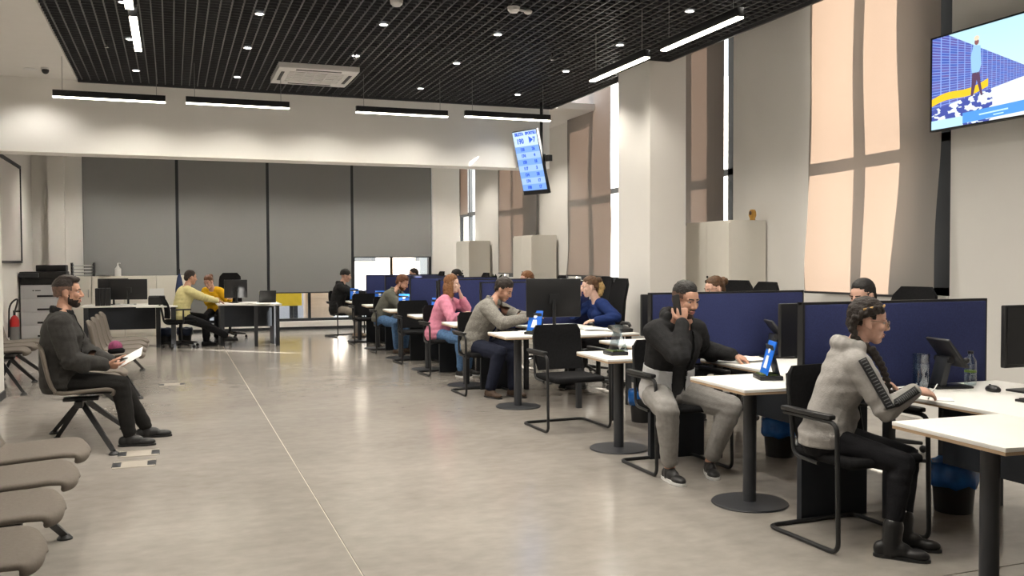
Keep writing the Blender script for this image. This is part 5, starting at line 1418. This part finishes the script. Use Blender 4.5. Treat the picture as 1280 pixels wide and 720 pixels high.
# 1 woman in the grey hoodie, nearest right
p = person('seated woman in a grey hoodie with a braid, nearest on the right', (3.26, 4.00), -50, dict(
    k=0.93, fem=True, vox=0.0075, bvox=0.0045, hip=0.555, lean=10, bow=16, twist=26, head=(-32, 8, 0), hs=1.0,
    handR=(3.605, 3.735, 0.80), handL=(3.66, 4.05, 0.805), elbR=(-0.45, -0.45, -0.9), elbL=(0.1, 0.5, -0.8), hdirR=(0.95, -0.15, -0.12), hdirL=(0.9, 0.25, -0.2),
    palmR=(0.1, 0.4, -0.9), palmL=(0, 0, -1), curlR=34, curlL=35,
    footR=(3.33, 3.60, 0.085), footL=(3.50, 3.70, 0.085), toeR=(0.62, -0.72, 0), toeL=(0.62, -0.66, 0), kneeR=(0.75, -0.6, 0.7), kneeL=(0.9, -0.35, 0.7),
    skin='light', hair='dark', style='braid', brow='dark', hairline=0.062, glasses=True,
    top=cloth('hoodie_grey', (0.33, 0.315, 0.30), 0.06, 60), topname='hoodie', topg=0.017, hood=0.6, hem=-0.06, stripe=True, belly=0.7, tvox=0.0075,
    legs=dark_tr, trg=0.004, trcuff=0.80, trend=0.040, shoes=leather, boot=True, girth=1.06))
held('pen', 'thin pale pen in the fingers of the woman in the grey hoodie', 'pen', p['HO']['Rtip'] + V((0.02, 0.01, 0.012)), 0.006, 0.13, 0.006, (0.75, 0.3, 0.5), (0, 0, 1), plastic_white)
held('mobile_phone', 'dark phone lying under the left hand of the woman in the grey hoodie', 'phone', V((3.84, 4.07, 0.746)), 0.075, 0.15, 0.009, (0.9, 0.3, 0), (0, 0, 1), black_plastic, screen_black)

# 2 man on the phone
p = person('young man in a black and light grey coat talking on a phone', (3.29, 5.74), -88, dict(
    k=1.0, vox=0.0075, bvox=0.0045, hip=0.56, lean=6, bow=16, twist=8, head=(-78, 14, 0),
    handR=(3.255, 5.47, 1.06), handL=(3.78, 5.64, 0.80), elbR=(-0.3, -0.5, -1.0), elbL=(0.5, 0.6, -0.5), hdirR=(0.10, 0.15, 1.0), hdirL=(0.75, -0.5, -0.35),
    palmR=(0.45, 0.9, 0), palmL=(0, 0.2, -1), curlR=40, curlL=48,
    footR=(3.12, 5.40, 0.085), footL=(3.47, 5.46, 0.085), toeR=(-0.05, -1, 0), toeL=(-0.35, -0.9, 0), kneeR=(-0.35, -0.8, 0.7), kneeL=(0.5, -0.8, 0.7),
    skin='tan', hair='black', style='short', brow='black', beard='stubble', hairline=0.060, fade=True,
    top=cloth('coat_black', (0.017, 0.017, 0.018), 0.2), topname='coat', topg=0.026, hood=1.0, front=(0.055, 0.075), under=cloth('sweat_charcoal', (0.030, 0.030, 0.031)), hem=-0.12, puff=True,
    vest_band=(cloth('coat_grey', (0.47, 0.47, 0.475), 0.05), 0.20),
    legs=grey_sweat, trg=0.020, trcuff=0.86, trend=0.038, shoes=blk_shoe, sole=white_sole, soleh=0.022))
held('mobile_phone', 'black phone held to the ear of the man on the phone', 'phone', p['hd']((0.03, -0.098, -0.03)), 0.07, 0.145, 0.008, p['hd']((0.055, 0, -0.12)) - p['hd']((0, 0, 0)), p['hd']((0, 1, 0)) - p['hd']((0, 0, 0)), black_plastic, screen_black)

# 3 man in the grey blazer
blz = cloth('blazer_grey', (0.215, 0.205, 0.185), 0.3, 90)
p = person('man in a grey blazer leaning over his phone at a white table', (3.20, 9.80), -52, dict(
    k=1.02, vox=0.009, bvox=0.006, hip=0.555, lean=13, bow=20, twist=20, head=(-42, 30, 0),
    handR=(3.58, 9.28, 0.86), handL=(3.70, 9.42, 0.87), elbR=(-0.4, -0.6, -0.7), elbL=(0.5, 0.5, -0.7), hdirR=(0.95, 0.15, 0.05), hdirL=(0.8, -0.5, 0.1), palmR=(0.1, 0.6, -0.6), palmL=(-0.2, -0.6, -0.6), curlR=38, curlL=38,
    footR=(3.22, 9.42, 0.085), footL=(3.48, 9.40, 0.085), toeR=(0.3, -0.95, 0), toeL=(0.4, -0.9, 0),
    skin='tan', hair='dark', style='short', brow='dark', hthick=0.008, hairline=0.060,
    top=blz, topname='blazer', topg=0.026, front=(0.02, 0.085), under=cloth('shirt_navy', (0.012, 0.020, 0.075)), undercollar=True, hem=-0.12, girth=1.08, cuff=0.90, collar=True,
    legs=navy_tr, trg=0.018, shoes=brn_shoe))
held('mobile_phone', 'white phone in the hands of the man in the grey blazer', 'phone', V((3.70, 9.36, 0.895)), 0.07, 0.14, 0.01, (0.35, 0.2, 0.9), (-0.8, 0.3, 0.3), plastic_white, screen_black)

# 4 woman in navy, staff
p = person('woman in a navy blue top with a blond ponytail, facing left', (4.80, 9.74), 178, dict(
    k=0.95, fem=True, vox=0.009, bvox=0.006, hip=0.57, lean=11, bow=16, twist=0, head=(166, 10, 0),
    handR=(4.46, 9.80, 1.06), handL=(4.52, 9.50, 0.80), elbR=(0.1, 0.5, -0.9), elbL=(0.2, -0.8, -0.4), hdirR=(-0.1, -0.05, 1), hdirL=(-0.9, 0.2, -0.1), palmR=(1, 0.2, 0), palmL=(0, 0, -1), curlR=50, curlL=30,
    skin='pale', hair='brown', style='pony', brow='brown', hairline=0.066,
    top=cloth('top_navy', (0.012, 0.028, 0.115)), topname='blouse', topg=0.016, legs=dark_tr, shoes=blk_shoe))

# 5 woman in pink
p = person('woman in a pink sweater with chestnut hair resting her cheek on a hand', (3.26, 11.62), -50, dict(
    k=0.96, fem=True, vox=0.009, bvox=0.007, hip=0.555, lean=9, bow=12, twist=26, head=(-22, 4, 0),
    handR=(3.55, 11.40, 0.80), faceL=(0.125, 0.03, -0.135), elbR=(0.1, -0.7, -0.9), elbL=(0.9, 0.2, -0.9), hdirL=(-0.35, -0.05, 1), palmL=(-0.9, 0.0, -0.3), curlL=42,
    skin='pale', hair='auburn', style='long', brow='brown',
    top=cloth('sweater_pink', (0.62, 0.235, 0.33), 0.12, 25), topname='sweater', topg=0.022, hem=-0.12, girth=1.1, belly=0.7, cuff=0.62,
    legs=jeans, trg=0.010, shoes=blk_shoe, sole=white_sole))

# 6 man in the green-grey jacket
p = person('bearded man in a green-grey jacket bending over a table, far right row', (3.22, 14.82), -60, dict(
    k=1.0, vox=0.011, bvox=0.009, hip=0.555, lean=16, bow=24, twist=25, head=(-38, 26, 0), handR=(3.66, 14.36, 0.84), handL=(3.78, 14.5, 0.84),
    skin='tan', hair='red', style='short', brow='red', beard='red', hthick=0.008,
    top=cloth('jacket_greengrey', (0.125, 0.125, 0.105)), topname='jacket', topg=0.026, collar=True, legs=jeans, trg=0.012, shoes=brn_shoe))

# 7 person in the beanie
p = person('person in a black beanie and black coat, farthest in the right row', (3.04, 18.22), -25, dict(
    k=0.98, vox=0.011, bvox=0.009, hip=0.56, lean=6, bow=14, twist=10, head=(-20, 12, 0), handR=(3.58, 17.98, 0.86), handL=(3.62, 18.2, 0.86),
    skin='light', hair='black', style='beanie', brow='dark',
    top=cloth('coat_black', (0.017, 0.017, 0.018)), topname='coat', topg=0.030, hem=-0.12, front=(0.03, 0.06), under=cloth('scarf_light', (0.45, 0.45, 0.46)), hood=0.4,
    legs=cloth('trousers_beige', (0.30, 0.27, 0.23)), trg=0.012, shoes=mat('shoe_beige', (0.35, 0.27, 0.2), 0.6)))

# 8 man on the bench, left foreground
p = person('bearded man in a dark grey jacket sitting on the left bench', (-0.84, 8.12), 0, dict(
    k=1.02, vox=0.0075, bvox=0.0045, hip=0.555, lean=-5, bow=14, twist=2, head=(0, 0, 0),
    handR=(-0.51, 7.98, 0.665), handL=(-0.47, 8.16, 0.665), elbR=(-0.5, -0.45, -0.8), elbL=(-0.4, 0.5, -0.8), hdirR=(0.95, 0.25, -0.15), hdirL=(0.95, -0.2, -0.1), palmR=(0, 0.6, 0.7), palmL=(0, -0.5, 0.7), curlR=32, curlL=32,
    footR=(-0.34, 8.00, 0.085), footL=(-0.22, 8.34, 0.085), toeR=(1, -0.12, 0), toeL=(1, 0.0, 0), kneeR=(1, -0.1, 0.9), kneeL=(1, 0.1, 0.9),
    skin='tan', hair='dark', style='short', brow='dark', beard='dark', quiff=True, hairline=0.074, fade=True,
    top=cloth('jacket_dark_grey', (0.040, 0.0385, 0.037), 0.2, 20), topname='jacket', topg=0.032, hem=-0.12, collar=True, collarcol=cloth('knit_black', (0.012, 0.012, 0.013)), front=(0.05, 0.06), under=cloth('shirt_black', (0.012, 0.012, 0.013)), undercollar=True, puff=True,
    legs=char_tr, trg=0.012, shoes=blk_shoe))
held('paper', 'white folded sheet in the hands of the man on the left bench', 'paper', V((-0.325, 8.02, 0.715)), 0.15, 0.21, 0.002, (0.75, -0.25, 0.42), (-0.35, -0.35, 0.85), paper)
held('mobile_phone', 'phone held against the sheet by the man on the left bench', 'phone', V((-0.41, 8.08, 0.70)), 0.075, 0.15, 0.009, (0.95, -0.1, 0.1), (0, 0, 1), black_plastic, screen_black)

# 9 and 10 the far desk
p = person('man in a pale yellow sweater sitting at the far desk', (0.13, 16.95), 8, dict(
    k=1.0, vox=0.011, bvox=0.009, hip=0.56, lean=4, bow=18, twist=8, head=(20, 8, 0), handR=(0.74, 16.98, 0.80), handL=(0.78, 17.2, 0.80),
    footR=(0.95, 16.98, 0.14), footL=(0.55, 17.2, 0.085), kneeR=(0.6, -0.2, 0.9),
    skin='tan', hair='dark', style='short', brow='dark',
    top=cloth('sweater_pale_yellow', (0.66, 0.60, 0.30), 0.06), topname='sweater', topg=0.022, hem=-0.12, legs=dark_tr, trg=0.012, shoes=blk_shoe))
p = person('woman in a bright yellow top bending over the far desk', (0.78, 18.2), -105, dict(
    k=0.95, fem=True, vox=0.011, bvox=0.009, hip=0.57, lean=14, bow=26, twist=-10, head=(-125, 30, 0), handR=(0.72, 17.75, 0.80), handL=(1.0, 17.72, 0.80),
    skin='light', hair='red', style='bun', brow='red',
    top=cloth('top_bright_yellow', (0.72, 0.42, 0.015), 0.06), topname='blouse', topg=0.016, legs=dark_tr, shoes=blk_shoe))

# staff whose heads show over the dividers
SF = [((4.98, 5.50), 185, (190, 14, 0), 'black', 'short', 'person with short black hair whose forehead shows behind the nearest divider', dict(handR=(4.12, 5.36, 0.79), hdirR=(-0.9, -0.2, -0.2), twist=0)),
      ((4.95, 7.42), 180, (182, 12, 0), 'brown', 'bun', 'brown-haired person with a bun showing over the second divider', dict(fem=True)),
      ((4.98, 12.34), 180, (182, 14, 0), 'auburn', 'short', 'person with chestnut hair showing over the divider beside the hanging monitor back', dict()),
      ((4.98, 15.85), 180, (180, 14, 0), 'black', 'short', 'dark-haired person showing over the divider left of the farthest plant', dict()),
      ((4.88, 18.6), 180, (182, 10, 0), 'dark', 'short', 'dark-haired person showing over the farthest dividers against the bright window', dict())]
SF[2] = SF[2][:5] + ('person with chestnut hair showing over the dividers right of the man in the blazer',) + SF[2][6:]
for (x, y), a, hd_, hc, stl, lab, ex in SF:
    P = dict(k=0.98, vox=0.012, bvox=0.008, hip=0.57, lean=8, bow=12, head=hd_, skin='light', hair=hc, style=stl, brow='dark', top=cloth('shirt_cream', (0.62, 0.55, 0.40)) if hc == 'black' and y < 6 else cloth('coat_black', (0.02, 0.02, 0.022)), topname='shirt', legs=dark_tr, shoes=blk_shoe)
    P.update(ex); person(lab, (x, y), a, P)
